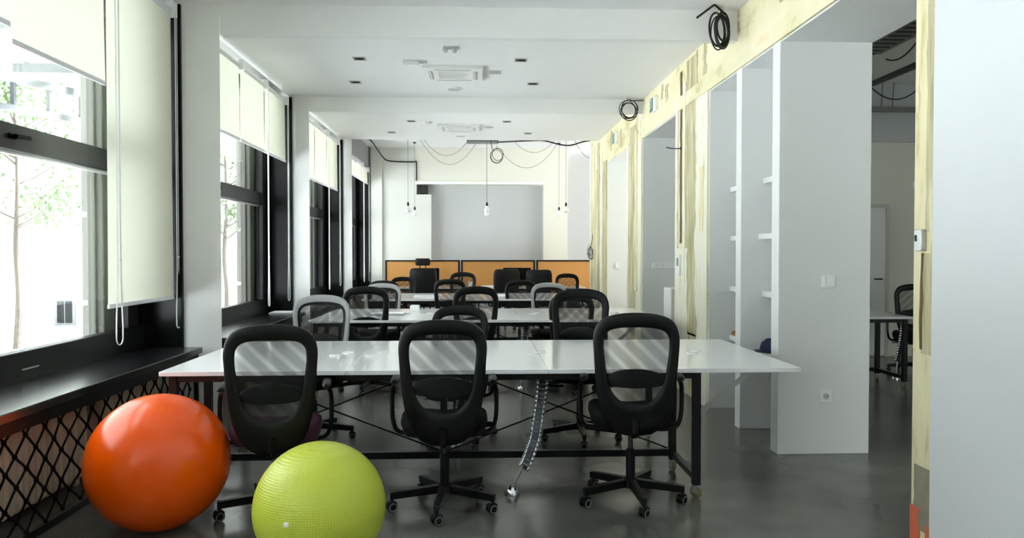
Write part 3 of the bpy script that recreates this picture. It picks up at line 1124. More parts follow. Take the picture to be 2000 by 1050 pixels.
# front row, backs to the camera
put_chair(proto_plum, -1.08, 4.14, 10, 1.05, 'black mesh-back office chair with plum seat between the two balls', G1, 24)
put_chair(proto, -.188, 4.225, 1, 1.064, 'black mesh-back office chair in the middle of the nearest desk', G1, 27)
put_chair(proto, .858, 4.29, -6, 1.09, 'black mesh-back office chair at the right end of the nearest desk', G1, 43)
# far side of the nearest desk
put_chair(proto_grey, -1.24, 5.82, 180, 1.07, 'grey-rimmed mesh chair facing the viewer behind the nearest desk', G1, 12)
put_chair(proto, -.17, 5.82, 176, .98, 'low black chair behind the nearest desk, partly hidden by the middle chair', G1, 33)
put_chair(proto, .76, 5.72, 172, 1.12, 'tall black chair behind the right half of the nearest desk', G1, 5)
# second row
put_chair(proto, -1.09, 7.79, 0, 1.08, 'black chair with its back to the viewer at the left of the second row desk', G2, 25)
put_chair(proto, -.08, 7.78, 10, 1.08, 'black chair turned slightly at the middle of the second row desk', G2, 14)
put_chair(proto, .9, 7.79, 2, 1.005, 'black chair at the second row desk seen through the tall chair mesh', G2, 40)
put_chair(proto_grey, -1.17, 9.22, 182, 1.03, 'grey-rimmed chair at the far left side of the second row desk', G2, 5)
put_chair(proto_grey, .86, 9.15, 178, 1.035, 'grey-rimmed chair at the far right side of the second row desk', G2, 50)
# third row
put_chair(proto, -.41, 11.1, 2, 1.04, 'black chair with its back to the viewer before the white keyboard', G3)
put_chair(proto, -1.32, 11.18, -3, 1.017, 'black chair at the left end of the third row desk', G3)
put_chair(proto, .6, 11.18, 0, 1.02, 'black chair at the right half of the third row desk', G3)
put_chair(proto, -1.28, 13.08, 184, .99, 'dark chair on the far side of the third desk, left of the headrest chair', G3)
put_chair(proto, -.28, 12.9, 178, 1.075, 'black chair before the seam between the first two cork partitions', G3)
put_chair(proto, 1.66, 13.3, 196, 1.04, 'black chair before the rightmost cork partition', G3)


def exec_chair(x, y, deg, label, head, w=.25, ztop=1.12):
    r = lroot('executive_chair', (x, y, 0), label, 'chair', 'padded chairs at the farthest desk', None, math.radians(deg))
    rings = []
    for z, ww, d in ((.44, .17, .03), (.5, .215, .05), (.7, w * .95, .055), (.9, w, .05), (ztop - .08, w * .98, .045), (ztop - .02, w * .9, .035), (ztop, w * .72, .02)):
        ring = []
        yc = -.22 - .06 * (z - .44)
        for q in range(24):
            a = 2 * PI * q / 24
            c_, d_ = math.cos(a), math.sin(a)
            px = ww * math.copysign(abs(c_) ** .5, c_)
            ring.append((px, yc + d * math.copysign(abs(d_) ** .6, d_) + .5 * px * px, z))
        rings.append(ring)
    MB().loft(rings).build('backrest', 'leather', r, ang=1.0)
    rings = []
    for z, s_ in ((.42, .85), (.44, .98), (.48, 1), (.51, .95), (.525, .8)):
        rings.append([(.26 * s_ * math.copysign(abs(math.cos(2 * PI * q / 24)) ** .5, math.cos(2 * PI * q / 24)), .24 * s_ * math.copysign(abs(math.sin(2 * PI * q / 24)) ** .5, math.sin(2 * PI * q / 24)) + .03, z) for q in range(24)])
    MB().loft(rings).build('seat', 'leather', r, ang=1.0)
    if head:
        h = MB()
        rings = []
        for z, s_ in ((1.175, .8), (1.19, 1), (1.28, 1), (1.305, .85)):
            rings.append([(.135 * s_ * math.copysign(abs(math.cos(2 * PI * q / 20)) ** .4, math.cos(2 * PI * q / 20)), -.27 + .035 * s_ * math.sin(2 * PI * q / 20), z) for q in range(20)])
        h.loft(rings).build('headrest', 'leather', r, ang=1.0)
        for s_ in (-1, 1):
            MB().tube([(s_ * .05, -.265, 1.09), (s_ * .05, -.27, 1.19)], .009, 8).build('headrest_post', 'black_metal', r)
    for s_ in (-1, 1):
        a = MB().tube(catmull([(s_ * .2, .02, .43), (s_ * .29, .02, .44), (s_ * .30, .02, .56), (s_ * .29, .02, .66)], 5, False), .015, 8).build('arm_tube', 'black_metal', r)
        MB().box(s_ * .29 - .03, s_ * .29 + .03, -.12, .14, .66, .69).build('arm_pad', 'black_plastic', a, bevel=.01)
    MB().lathe([(.028, .09), (.028, .3), (.016, .3), (.016, .43)], (0, 0, 0), 14).build('gas_column', 'black_metal', r)
    for q in range(5):
        a = 2 * PI * q / 5 + .2
        MB().beam((0, 0, .1), (.29 * math.cos(a), .29 * math.sin(a), .08), .035, .03).build('base_arm', 'black_metal', r)
        caster(r, (.287 * math.cos(a), .287 * math.sin(a), 0), a)
    return r


exec_chair(-1.0, 14.12, 0, 'black padded chair with headrest before the left cork partition', True, .25, 1.13)
exec_chair(.49, 14.12, 4, 'black padded chair without headrest before the middle cork partition, left of two', False, .24, 1.11)
exec_chair(1.12, 14.12, -6, 'black padded chair before the gap between the right two cork partitions', False, .24, 1.10)

# ------------------------------------------------------------------ cork partitions and far desk things
for a, b, lab in ((-1.84, -.37, 'left cork-coloured desk partition in a black frame, behind the headrest chair'), (-.345, 1.125, 'middle cork-coloured desk partition in a black frame'), (1.15, 2.62, 'right cork-coloured desk partition, running behind the peeled pier')):
    r = root('cork_partition', ((a + b) / 2, 15.27, 0), lab, 'partition', 'cork partitions along the farthest desk')
    MB().box(a + .03, b - .03, 15.255, 15.285, .5, 1.235).build('cork_panel', 'cork', r)
    for q in (MB().box(a, a + .032, 15.245, 15.295, 0, 1.262), MB().box(b - .032, b, 15.245, 15.295, 0, 1.262), MB().box(a + .032, b - .032, 15.245, 15.295, 1.232, 1.262), MB().box(a + .032, b - .032, 15.245, 15.295, .47, .50)):
        q.build('frame_bar', 'black_metal', r)
    if b < 2:
        MB().box(b + .002, b + .023, 15.25, 15.29, 0, 1.262).build('joint_post', 'alu', r)

mo = root('monitor', (-.86, 14.9, .75), 'black monitor seen from the front beside the headrest chair', 'monitor')
MB().box(-1.12, -.76, 14.93, 14.96, .84, 1.11).build('screen', 'screen_black', mo, bevel=.005)
MB().box(-.96, -.92, 14.95, 14.98, .76, 1.0).build('stand', 'black_plastic', mo)
MB().box(-1.04, -.84, 14.86, 15.02, .75, .765).build('foot', 'black_plastic', mo)
mo = root('monitor', (.75, 14.9, .75), 'black monitor between the two padded chairs at the middle partition', 'monitor')
MB().box(.48, 1.02, 14.93, 14.96, .84, 1.115).build('screen', 'screen_black', mo, bevel=.005)
MB().box(.73, .77, 14.95, 14.98, .76, 1.0).build('stand', 'black_plastic', mo)
MB().box(.65, .85, 14.86, 15.02, .75, .765).build('foot', 'black_plastic', mo)

# things on the desks
kb = root('keyboard', (-.76, 11.5, .75), 'white keyboard lying on the third row desk', 'keyboard')
MB().box(-.96, -.55, 11.42, 11.56, .75, .765).build('case', 'white_plastic', kb, bevel=.003)
kme = MB().box(-.011, .011, -.011, .011, 0, .006).mesh('key', 'paper')
for i in range(15):
    for j in range(5):
        inst('key', kme, kb, (-.94 + i * .026 + .76, 11.445 + j * .024 - 11.5, .015))
lp = root('laptop', (-.93, 8.15, .75), 'closed pale laptop lying on the left part of the second row desk', 'laptop')
MB().box(-1.12, -.78, 8.03, 8.27, .75, .762).build('base', 'alu', lp, bevel=.003)
MB().box(-1.12, -.78, 8.03, 8.27, .764, .772).build('lid', 'paper', lp, bevel=.003)
cup = root('mug', (-.155, 14.62, .75), 'small white mug on the farthest desk before the middle partition', 'mug')
MB().lathe([(.03, 0), (.036, .02), (.038, .11), (.034, .11), (.032, .02), (.001, .015)], (-.155, 14.62, .75), 20).build('cup', 'white_plastic', cup)
MB().tube([(-.119, 14.62, .84), (-.095, 14.62, .83), (-.09, 14.62, .805), (-.1, 14.62, .785), (-.12, 14.62, .78)], .005, 6).build('handle', 'white_plastic', cup)
MB().box(-.78, -.68, 8.78, 8.92, .75, .80).box(-.77, -.69, 8.79, 8.91, .80, .803).thing('paper_box', 'paper', 'small pale box near the back edge of the second row desk', 'box', bevel=.003)
MB().box(.05, .35, 14.6, 14.85, .75, .765).box(.06, .34, 14.62, 14.84, .765, .775).thing('paper_stack', 'paper', 'stack of white paper on the farthest desk', 'paper', bevel=.002)
MB().box(.15, .42, 11.7, 11.95, .75, .757).box(.17, .42, 11.71, 11.93, .757, .763).thing('paper_sheets', 'paper', 'white papers lying on the third row desk', 'paper', bevel=.001)
# bags and computers under desks
bg = root('backpack', (.72, 8.5, 0), 'blue-grey backpack on the floor under the second row desk', 'bag')
MB().loft([[(.72 + .17 * s_ * math.cos(2 * PI * q / 16), 8.5 + .12 * s_ * math.sin(2 * PI * q / 16), z) for q in range(16)] for z, s_ in ((0, .9), (.05, 1.05), (.22, 1), (.34, .8), (.39, .45))]).build('body', 'blue_bag', bg)
MB().tube([(.66, 8.5, .38), (.68, 8.5, .44), (.76, 8.5, .44), (.78, 8.5, .38)], .01, 6).build('handle', 'cable_black', bg)
for x, y, lab in ((-1.2, 8.6, 'black computer tower under the left end of the second row desk'), (1.1, 8.6, 'black computer tower under the right end of the second row desk'), (-.9, 12.0, 'black computer tower under the third row desk')):
    r = root('computer_tower', (x, y, 0), lab, 'computer', 'computer towers under the desks')
    MB().box(x - .1, x + .1, y - .22, y + .22, .015, .43).build('case', 'screen_black', r, bevel=.006)
    MB().box(x - .085, x + .085, y - .226, y - .22, .05, .4).build('front_panel', 'black_plastic', r)
    MB().lathe([(.001, 0), (.012, 0), (.012, -.004), (.001, -.004)], (x, y - .226, .36), 12, 'y').build('power_button', 'wheel_grey', r)
    for s_ in (-1, 1):
        MB().box(x - .09, x + .09, y + s_ * .17 - .015, y + s_ * .17 + .015, 0, .016).build('foot', 'black_plastic', r)
# sill things in the second bay
MB().box(-2.5, -2.24, 9.25, 9.5, ZS, ZS + .012).box(-2.48, -2.25, 9.24, 9.48, ZS + .012, ZS + .022).thing('folder', 'paper', 'white papers on the black sill by the second column', 'paper', bevel=.002)
# ------------------------------------------------------------------ niche shelves and wall fittings
for k, (a, b, zs, xf) in enumerate(((5.36, 6.0, (1.97, 1.53, 1.08, .61), (2.25, 2.215, 2.245, 2.21)), (6.12, 6.838, (1.97, 1.53, 1.08, .64), (2.265, 2.267, 2.26, 2.262)))):
    side = ('nearer', 'farther')[k]
    for q, (z, x) in enumerate(zip(zs, xf)):
        lab = ('top', 'second', 'third', 'lowest')[q] + ' white shelf in the %s niche compartment' % side
        r = root('wall_shelf', (x + .2, (a + b) / 2, z), lab, 'shelf', 'white shelves in the wall niche')
        MB().box(x, XR2 - .06, a, b, z - .022, z + .022).build('board', 'drywall', r, bevel=.003)
        MB().box(x + .05, XR2 - .06, b - .014, b, z - .05, z - .022).build('batten', 'drywall', r)
cp = lroot('felt_cap', (2.29, 5.86, .634), 'dark blue cap on the lowest shelf of the nearer niche', 'cap')
MB().loft([[(.10 * s_ * math.cos(2 * PI * q / 20), .10 * s_ * math.sin(2 * PI * q / 20), z) for q in range(20)] for z, s_ in ((0, .98), (.03, 1.02), (.07, .9), (.1, .55), (.106, .1))]).build('crown', 'blue_felt', cp)
MB().loft([[(-.06 + .10 * s_ * math.cos(2 * PI * q / 20), -.02 + .085 * s_ * math.sin(2 * PI * q / 20), z) for q in range(20)] for z, s_ in ((0.004, .97), (.008, 1), (.014, .97))]).build('brim', 'blue_felt', cp)
MB().box(2.28, 2.42, 6.62, 6.82, .663, .69).box(2.285, 2.42, 6.63, 6.81, .69, .70).thing('cardboard_folder', 'brown_card', 'brown cardboard folder on the lowest shelf of the farther niche', 'folder', bevel=.002)

sw = root('light_switch', (2.424, 5.23, 1.16), 'white light switch on the near face of the white partition', 'switch')
MB().box(2.377, 2.471, 5.218, 5.23, 1.16, 1.245).build('plate', 'white_plastic', sw, bevel=.004)
MB().box(2.388, 2.401, 5.212, 5.218, 1.17, 1.235).build('rocker', 'white_plastic', sw, bevel=.002)
MB().box(2.405, 2.46, 5.213, 5.218, 1.17, 1.235).build('rocker', 'white_plastic', sw, bevel=.002)
so = root('wall_socket', (2.413, 5.23, .36), 'white power socket low on the white partition', 'socket')
MB().box(2.37, 2.456, 5.219, 5.23, .362, .448).build('plate', 'white_plastic', so, bevel=.004)
MB().lathe([(.018, 0), (.021, -.003), (.021, .0), (.016, .004), (.001, .004)], (2.413, 5.2175, .405), 20, 'y').build('socket_well', 'grille_grey', so)
for dx in (-.009, .009):
    MB().lathe([(.003, 0), (.003, -.002), (.001, -.002)], (2.413 + dx, 5.2155, .405), 8, 'y').build('pin_hole', 'dark_slot', so)
th = root('thermostat', (XR - .01, 3.5, 1.41), 'small grey thermostat on the near peeled jamb', 'thermostat')
MB().box(XR - .025, XR, 3.475, 3.535, 1.41, 1.51).build('body', 'alu', th, bevel=.003)
MB().box(XR - .028, XR - .025, 3.515, 3.526, 1.455, 1.485).build('display', 'dark_slot', th)
th = root('room_controller', (XR - .01, 7.79, 1.2), 'pale wall controller with a blue-grey display on the peeled pier', 'controller')
MB().box(XR - .035, XR - .012, 7.74, 7.86, 1.17, 1.38).build('body', 'white_plastic', th, bevel=.004)
MB().box(XR - .037, XR - .035, 7.77, 7.83, 1.27, 1.35).build('display', 'steel_grey', th)
sp = root('switch_strip', (2.35, 9.65, 1.2), 'row of white switches on the jamb above the water dispenser', 'switch')
MB().box(2.2, 2.5, 9.64, 9.658, 1.2, 1.28).build('plate', 'white_plastic', sp, bevel=.003)
for q in range(4):
    MB().box(2.21 + q * .073, 2.27 + q * .073, 9.634, 9.64, 1.21, 1.27).build('rocker', 'white_plastic', sp, bevel=.002)
MB().box(2.2, 2.27, 12.31, 12.328, 1.15, 1.24).box(2.21, 2.26, 12.304, 12.31, 1.16, 1.23).thing('light_switch', 'white_plastic', 'small white switch on the jamb of the farthest opening', 'switch')
# water dispenser in the opening
wd = root('water_dispenser', (2.36, 8.85, 0), 'white water dispenser standing in the opening behind the peeled pier', 'water dispenser')
MB().box(2.19, 2.50, 8.68, 9.0, .0, 1.0).build('body', 'white_plastic', wd, bevel=.012)
MB().box(2.26, 2.46, 8.672, 8.68, .35, .86).build('front_panel', 'black_gloss', wd)
MB().box(2.30, 2.46, 8.72, 8.9, 1.0, 1.1).build('dispenser_head', 'white_plastic', wd, bevel=.008)
MB().box(2.33, 2.36, 8.71, 8.72, 1.03, 1.07).build('button', 'red_plastic', wd)
# cable stub leaving the chase
MB().tube([(XR + .0, 7.80, 2.47), (XR - .03, 7.86, 2.475), (XR - .07, 7.95, 2.49), (XR - .1, 8.02, 2.51)], .006, 6).sphere((XR - .005, 7.80, 2.47), .014, 8, 6).thing('cable_stub', 'cable_black', 'short black cable sticking out of the peeled pier', 'cable')


# exit signs
def exit_sign(y, z, label):
    r = root('exit_sign', (XR - .02, y, z), label, 'sign', 'exit signs on the lintel')
    MB().box(XR - .035, XR, y - .1, y + .15, z + .005, z + .175).build('housing', 'white_plastic', r, bevel=.006)
    MB().box(XR - .043, XR - .04, y + .02, y + .15, z + .015, z + .165).build('green_plate', 'exit_green', r)
    g = MB()
    x = XR - .0445

    def q(a, b, w):
        g.beam((x, y + .085 - a[0], z + .09 + a[1]), (x, y + .085 - b[0], z + .09 + b[1]), w, .002, (1, 0, 0))
    q((-.045, -.06), (-.045, .06), .008); q((.045, -.06), (.045, .06), .008); q((-.045, .06), (.045, .06), .008)
    q((.005, .03), (-.005, -.01), .014); q((-.005, -.01), (.02, -.045), .01); q((-.005, -.01), (-.02, -.04), .01); q((0, .02), (.025, .005), .008)
    g.lathe([(.001, 0), (.009, 0), (.009, -.002), (.001, -.002)], (x, y + .078, z + .135), 10, 'x')
    g.build('pictogram', 'white_plastic', r)


exit_sign(8.93, 3.05, 'green and white emergency exit sign over the middle opening')
exit_sign(11.47, 3.04, 'green and white emergency exit sign over the farthest opening')


# cable coils
def coil(c, rad, n, label, ax=0.0, tail=None, r=.006, sq=1.0, extra=None):
    rt = lroot('cable_coil', c, label, 'cable', 'coils of black cable')
    rnd = random.Random(int(c[1] * 100))
    for k in range(n):
        rr = rad * rnd.uniform(.82, 1.04)
        oy, ox, oz = rnd.uniform(-.03, .03), rnd.uniform(-.025, .025), rnd.uniform(-.04, .02)
        tilt = rnd.uniform(-.12, .12)
        pts = []
        for i in range(40):
            a = 2 * PI * i / 40
            px, pz = rr * sq * math.cos(a), rr * math.sin(a)
            dx, dy = px * math.cos(ax), px * math.sin(ax)
            pts.append((dx + ox, dy + oy + tilt * pz, pz + oz + (rad - rr)))
        MB().tube(pts, r * rnd.uniform(.7, 1.2), 6, True).build('loop', 'cable_black', rt)
    MB().tube([(-.02, 0, rad * .95), (.0, 0, rad + .06), (.02, .01, rad * .95)], .005, 6).build('tie', 'cable_yellow', rt)
    if tail:
        for t in tail:
            MB().tube([Vector(p) - Vector(c) for p in t], r * 1.3, 6).build('tail', 'cable_black', rt)
    return rt


coil((1.9, 6.02, 3.16), .13, 7, 'thick coil of black cable hanging at the right end of the first beam', .5, [[(1.95, 6.04, 3.29), (1.84, 5.95, 3.335), (1.70, 5.95, 3.23)]], .0075, .62)
coil((1.87, 9.55, 3.19), .115, 5, 'round coil of black cable hanging at the right end of the second beam', .25, [[(1.9, 9.56, 3.3), (2.07, 9.6, 3.315)]], .0055, 1.0)
coil((.335, 14.0, 3.165), .13, 3, 'thin loop of cable hanging below the ceiling tray at the far end', .1, [[(.25, 14.0, 3.28), (.22, 14.1, 3.5), (.2, 14.3, 3.66)]], .005, .9)
coil((2.01, 13.75, 1.42), .10, 6, 'small tangle of wire hanging on the far peeled pier', .9, [[(2.02, 13.75, 1.5), (2.06, 13.8, 1.68), (2.072, 13.85, 1.75)]], .004, .7)

# ------------------------------------------------------------------ ceiling fittings
def downlight(x, y, label, grey=False):
    r = root('downlight', (x, y, ZC), label, 'downlight', 'square recessed downlights')
    m = MB()
    s_, t = .065, .014
    m.box(x - s_, x + s_, y - s_, y - s_ + t, ZC - .006, ZC).box(x - s_, x + s_, y + s_ - t, y + s_, ZC - .006, ZC).box(x - s_, x - s_ + t, y - s_ + t, y + s_ - t, ZC - .006, ZC).box(x + s_ - t, x + s_, y - s_ + t, y + s_ - t, ZC - .006, ZC)
    m.build('trim_ring', 'grille_grey', r)
    MB().box(x - s_ + t, x + s_ - t, y - s_ + t, y + s_ - t, ZC - .0025, ZC - .0005).build('recess', 'grille_grey' if grey else 'dark_slot', r)
    MB().lathe([(.03, 0), (.03, -.004), (.022, -.002), (.001, -.002)], (x, y, ZC - .0025), 18).build('lamp', 'alu' if grey else 'black_gloss', r)


for x, y, lab, g in ((-1.182, 7.741, 'left square downlight nearer the viewer in the second bay', 0), (-1.391, 8.804, 'left square downlight by the second beam', 0), (.425, 7.732, 'right square downlight nearer the viewer in the second bay', 0), (.18, 8.267, 'greyish downlight just right of the nearer air conditioning cassette', 1), (.624, 8.795, 'right square downlight by the second beam', 0),
                     (-.984, 11.351, 'left square downlight nearer the viewer in the third bay', 0), (-1.388, 12.419, 'left square downlight near the far ceiling edge', 0), (.419, 11.334, 'right square downlight nearer the viewer in the third bay', 0), (.163, 11.851, 'downlight just right of the farther air conditioning cassette', 1), (.799, 12.429, 'right square downlight near the far ceiling edge', 0)):
    downlight(x, y, lab, g)


def ac_unit(x, y, label):
    r = root('air_conditioner', (x, y, ZC), label, 'air conditioner', 'ceiling air conditioning cassettes')
    h = .315
    m = MB()
    q = .15
    m.box(x - h, x + h, y - h, y - q, ZC - .035, ZC).box(x - h, x + h, y + q, y + h, ZC - .035, ZC).box(x - h, x - q, y - q, y + q, ZC - .035, ZC).box(x + q, x + h, y - q, y + q, ZC - .035, ZC)
    m.build('panel', 'white_plastic', r, bevel=.004)
    MB().box(x - q, x + q, y - q, y + q, ZC - .022, ZC - .002).build('filter', 'grille_grey', r)
    for i in range(9):
        yy = y - q + .02 + i * (2 * q - .04) / 8
        MB().box(x - q, x + q, yy - .004, yy + .004, ZC - .034, ZC - .022).build('grille_slat', 'white_plastic', r)
    for sx_, sy_ in ((-1, 0), (1, 0), (0, -1), (0, 1)):
        cx, cy = x + sx_ * .235, y + sy_ * .235
        a, b = (.022, .19) if sx_ else (.19, .022)
        l = MB().box(cx - a, cx + a, cy - b, cy + b, ZC - .0365, ZC - .035).build('outlet', 'grille_grey', r)
        a2, b2 = (.004, .19) if sx_ else (.19, .004)
        MB().box(cx - a2, cx + a2, cy - b2, cy + b2, ZC - .042, ZC - .0365).build('louvre', 'white_plastic', l)


ac_unit(-.266, 8.29, 'white air conditioning cassette in the ceiling of the second bay')
ac_unit(-.298, 11.88, 'white air conditioning cassette in the ceiling of the third bay')
for x, y, lab in ((-.285, 9.109, 'round white speaker by the nearer cassette'), (-.298, 12.748, 'round white speaker by the farther cassette')):
    r = root('ceiling_speaker', (x, y, ZC), lab, 'speaker', 'round ceiling speakers')
    MB().lathe([(.001, -.012), (.085, -.012), (.1, -.008), (.105, 0)], (x, y, ZC), 32).build('rim', 'white_plastic', r)
    MB().lathe([(.001, -.014), (.07, -.014), (.08, -.012)], (x, y, ZC), 32).build('grille', 'grille_grey', r)
r = root('emergency_light', (-.67, 7.83, ZC), 'white box light fitting on the ceiling of the second bay', 'light')
MB().box(-.76, -.60, 7.78, 7.86, ZC - .05, ZC).build('housing', 'white_plastic', r, bevel=.006)
MB().box(-.59, -.52, 7.79, 7.85, ZC - .02, ZC).build('side_clip', 'grille_grey', r)
r = root('spot_sensor', (-.261, 7.283, ZC), 'small twin-headed sensor on the ceiling by the first beam', 'sensor')
MB().box(-.33, -.18, 7.25, 7.31, ZC - .016, ZC).build('bracket', 'grille_grey', r, bevel=.003)
for dx in (-.05, .035):
    MB().lathe([(.001, -.05), (.02, -.045), (.028, -.025), (.022, -.01)], (-.261 + dx, 7.28, ZC - .005), 16).build('head', 'grille_grey', r)
r = root('smoke_detector', (-.773, 11.43, ZC), 'small white detector on the ceiling of the third bay', 'sensor')
MB().lathe([(.001, -.05), (.03, -.048), (.045, -.03), (.05, 0)], (-.773, 11.43, ZC), 20).build('dome', 'white_plastic', r)
MB().box(-.74, -.68, 11.41, 11.45, ZC - .02, ZC).build('base', 'grille_grey', r)

# pendants
bulb_prof = [(.001, -.13), (.025, -.127), (.045, -.11), (.054, -.085), (.050, -.06), (.035, -.035), (.02, -.02), (.018, 0)]


def pendant(x, y, label, z=2.285, zt=3.645):
    r = lroot('pendant_lamp', (x, y, z), label, 'lamp', 'bare bulb pendants at the far end')
    MB().tube([(0, 0, .05), (0, 0, zt - z)], .004, 6).build('flex', 'cable_grey', r)
    MB().lathe([(.02, -.005), (.02, .045), (.012, .06), (.005, .065)], (0, 0, 0), 14).build('holder', 'black_plastic', r)
    MB().lathe(bulb_prof, (0, 0, 0), 20).build('bulb', 'white_plastic', r)
    MB().lathe([(.03, zt - z + .015), (.03, zt - z), (.008, zt - z - .012)], (0, 0, 0), 14).build('ceiling_rose', 'black_plastic', r)


for x, y, lab in ((-1.31, 14.4, 'nearer of the two bare bulbs hanging at the left'), (-1.302, 15.8, 'farther of the two bare bulbs hanging at the left'), (.16, 14.4, 'nearer of the two bare bulbs hanging in the middle'), (.172, 15.8, 'farther of the two bare bulbs hanging in the middle'), (1.645, 14.4, 'nearer of the two bare bulbs hanging at the right'), (1.66, 15.8, 'farther of the two bare bulbs hanging at the right')):
    pendant(x, y, lab)

# cable tray and loose cables under the raw far ceiling
tr = root('cable_tray', (.08, 14.7, 3.5), 'perforated metal cable tray under the far ceiling', 'cable tray')
MB().box(-.22, .38, 14.55, 14.86, 3.5, 3.506).build('tray_floor', 'tray_zinc', tr)
for y in (14.55, 14.855):
    MB().box(-.22, .38, y, y + .005, 3.506, 3.56).build('tray_side', 'tray_zinc', tr)
for x in (-.15, .3):
    for y in (14.6, 14.8):
        MB().tube([(x, y, 3.506), (x, y, 3.66)], .005, 6).build('hanger_rod', 'tray_zinc', tr)
for q in range(3):
    MB().tube([(-.2, 14.62 + q * .06, 3.525), (.0, 14.63 + q * .05, 3.53), (.36, 14.6 + q * .07, 3.525)], .012, 6).build('cable', 'cable_black', tr)


def sag(a, b, d, n=14):
    a, b = Vector(a), Vector(b)
    return [a.lerp(b, i / n) - Vector((0, 0, d * 4 * (i / n) * (1 - i / n))) for i in range(n + 1)]


for pts, r_, m_, lab in (
        ([(.36, 14.6, 3.50), (.9, 14.2, 3.47), (1.2, 14.1, 3.46), (1.5, 14.1, 3.39), (1.7, 14.1, 3.38), (1.9, 14.1, 3.44), (2.06, 14.1, 3.47)], .014, 'cable_black', 'thick black cable bundle running from the tray to the peeled wall'),
        (sag((-1.1, 14.2, 3.64), (-.2, 14.6, 3.52), .36), .004, 'cable_grey', 'upper thin cable drooping between left pendants and the tray'),
        (sag((-1.15, 14.3, 3.64), (-.05, 14.8, 3.5), .5), .004, 'cable_grey', 'lower thin cable drooping between left pendants and the tray'),
        (sag((.55, 14.2, 3.6), (1.5, 14.3, 3.6), .34), .004, 'cable_grey', 'upper thin cable drooping between the middle and right pendants'),
        (sag((.45, 14.6, 3.3), (1.6, 15.0, 3.64), .42), .004, 'cable_grey', 'lower thin cable drooping right of the hanging loop'),
        (sag((1.75, 14.2, 3.55), (2.06, 14.15, 3.15), .08), .005, 'cable_grey', 'thin cable drooping to the right wall at the far end'),
        ([(-2.2, 14.3, 3.64), (-2.1, 15.2, 3.6), (-2.0, 16.0, 3.42), (-1.9, 16.5, 3.36), (-1.4, 16.57, 3.35), (-1.33, 16.57, 3.34), (-1.33, 16.57, 2.95)], .014, 'cable_black', 'black conduit stepping along the left back corner')):
    MB().tube(catmull(pts, 3, False) if len(pts) < 10 else pts, r_, 6).thing('loose_cable', m_, lab, 'cable', 'loose cables under the raw ceiling')

# ------------------------------------------------------------------ the room beyond the openings
wo = struct('wall_far_room', MB().box(XR2, 7.6, 10.2, 10.35, 0, 3.7), 'warm_wall', 'plain wall of the neighbouring room', 'wall')
MB().box(7.45, 7.6, -4.55, 10.2, 0, 3.7).build('side_wall', 'warm_wall', wo)
MB().box(XR2, 7.45, 10.14, 10.2, 2.9, 3.66).build('bulkhead', 'grey_wall', wo)
d = root('door_1', (5.0, 10.19, 0), 'flush white door in the neighbouring room', 'door', None, 'structure')
MB().box(4.6, 5.5, 10.165, 10.2, .02, 2.02).build('door_leaf', 'drywall', d, bevel=.003)
MB().box(5.5, 5.545, 10.15, 10.2, 0, 2.06).box(4.555, 4.6, 10.15, 10.2, 0, 2.06).box(4.6, 5.5, 10.15, 10.2, 2.02, 2.06).build('door_frame', 'grille_grey', d)
MB().tube([(5.44, 10.16, 1.05), (5.44, 10.12, 1.05), (5.33, 10.12, 1.05)], .009, 8).build('door_handle', 'black_metal', d)
od = bench_desk(7.66, 8.95, 3.4, 4.45, (), (3.5, 4.39), 'white desk in the neighbouring room seen through the near opening', False, False)
cable_spine([(4.66, 8.2, .69), (4.66, 8.25, .45), (4.64, 8.3, .2)], (4.635, 8.315, 0), 'chrome cable spine in the neighbouring room')
put_chair(proto, 5.08, 8.72, 150, 1.03, 'black mesh chair at the desk in the neighbouring room', 'chairs in the neighbouring room')
tr = root('cable_ladder', (3.65, 6.6, 3.28), 'perforated metal tray under the ceiling of the neighbouring room', 'cable tray')
MB().box(3.5, 3.8, 4.5, 7.15, 3.28, 3.286).build('tray_floor', 'tray_zinc', tr)
for x in (3.5, 3.795):
    MB().box(x, x + .005, 4.5, 7.15, 3.286, 3.35).build('tray_side', 'tray_zinc', tr)
for i in range(22):
    MB().box(3.55, 3.75, 4.6 + i * .12, 4.64 + i * .12, 3.277, 3.28).build('tray_slot', 'dark_slot', tr)
for y in (5.0, 6.8):
    for x in (3.52, 3.78):
        MB().tube([(x, y, 3.286), (x, y, 3.66)], .005, 6).build('hanger_rod', 'tray_zinc', tr)
tr = root('wall_tray', (5.6, 10.05, 3.28), 'metal tray along the end wall of the neighbouring room', 'cable tray')
MB().box(3.2, 7.2, 10.0, 10.13, 3.29, 3.296).build('tray_floor', 'tray_zinc', tr)
MB().box(3.2, 7.2, 9.995, 10.0, 3.28, 3.34).build('tray_side', 'tray_zinc', tr)
for x in (5.35, 5.5):
    MB().tube([(x, 10.03, 3.29), (x + .02, 10.03, 3.66)], .008, 6).build('hanger_rod', 'tray_zinc', tr)
MB().tube([(3.4, 5.3, 2.86), (3.766, 6.5, 3.015), (4.215, 8.0, 3.211), (4.6, 9.3, 3.38)], .03, 10).thing('black_pipe', 'cable_black', 'sloping black pipe under the ceiling of the neighbouring room', 'pipe')
MB().tube(sag((4.05, 7.9, 3.19), (4.8, 7.9, 3.36), .26), .007, 6).thing('loose_cable', 'cable_black', 'black cable drooping below the pipe in the neighbouring room', 'cable')
MB().tube(sag((3.6, 6.0, 3.27), (4.1, 7.6, 3.35), .12), .008, 6).thing('loose_cable', 'cable_black', 'black cable sagging under the tray in the neighbouring room', 'cable')
pendant(4.27, 7.3, 'bare bulb hanging in the neighbouring room by the jamb', 2.14)
bpy.data.objects[[o.name for o in COL.objects if o.name.startswith('pendant_lamp')][-1]]['group'] = 'bulbs in the neighbouring room'

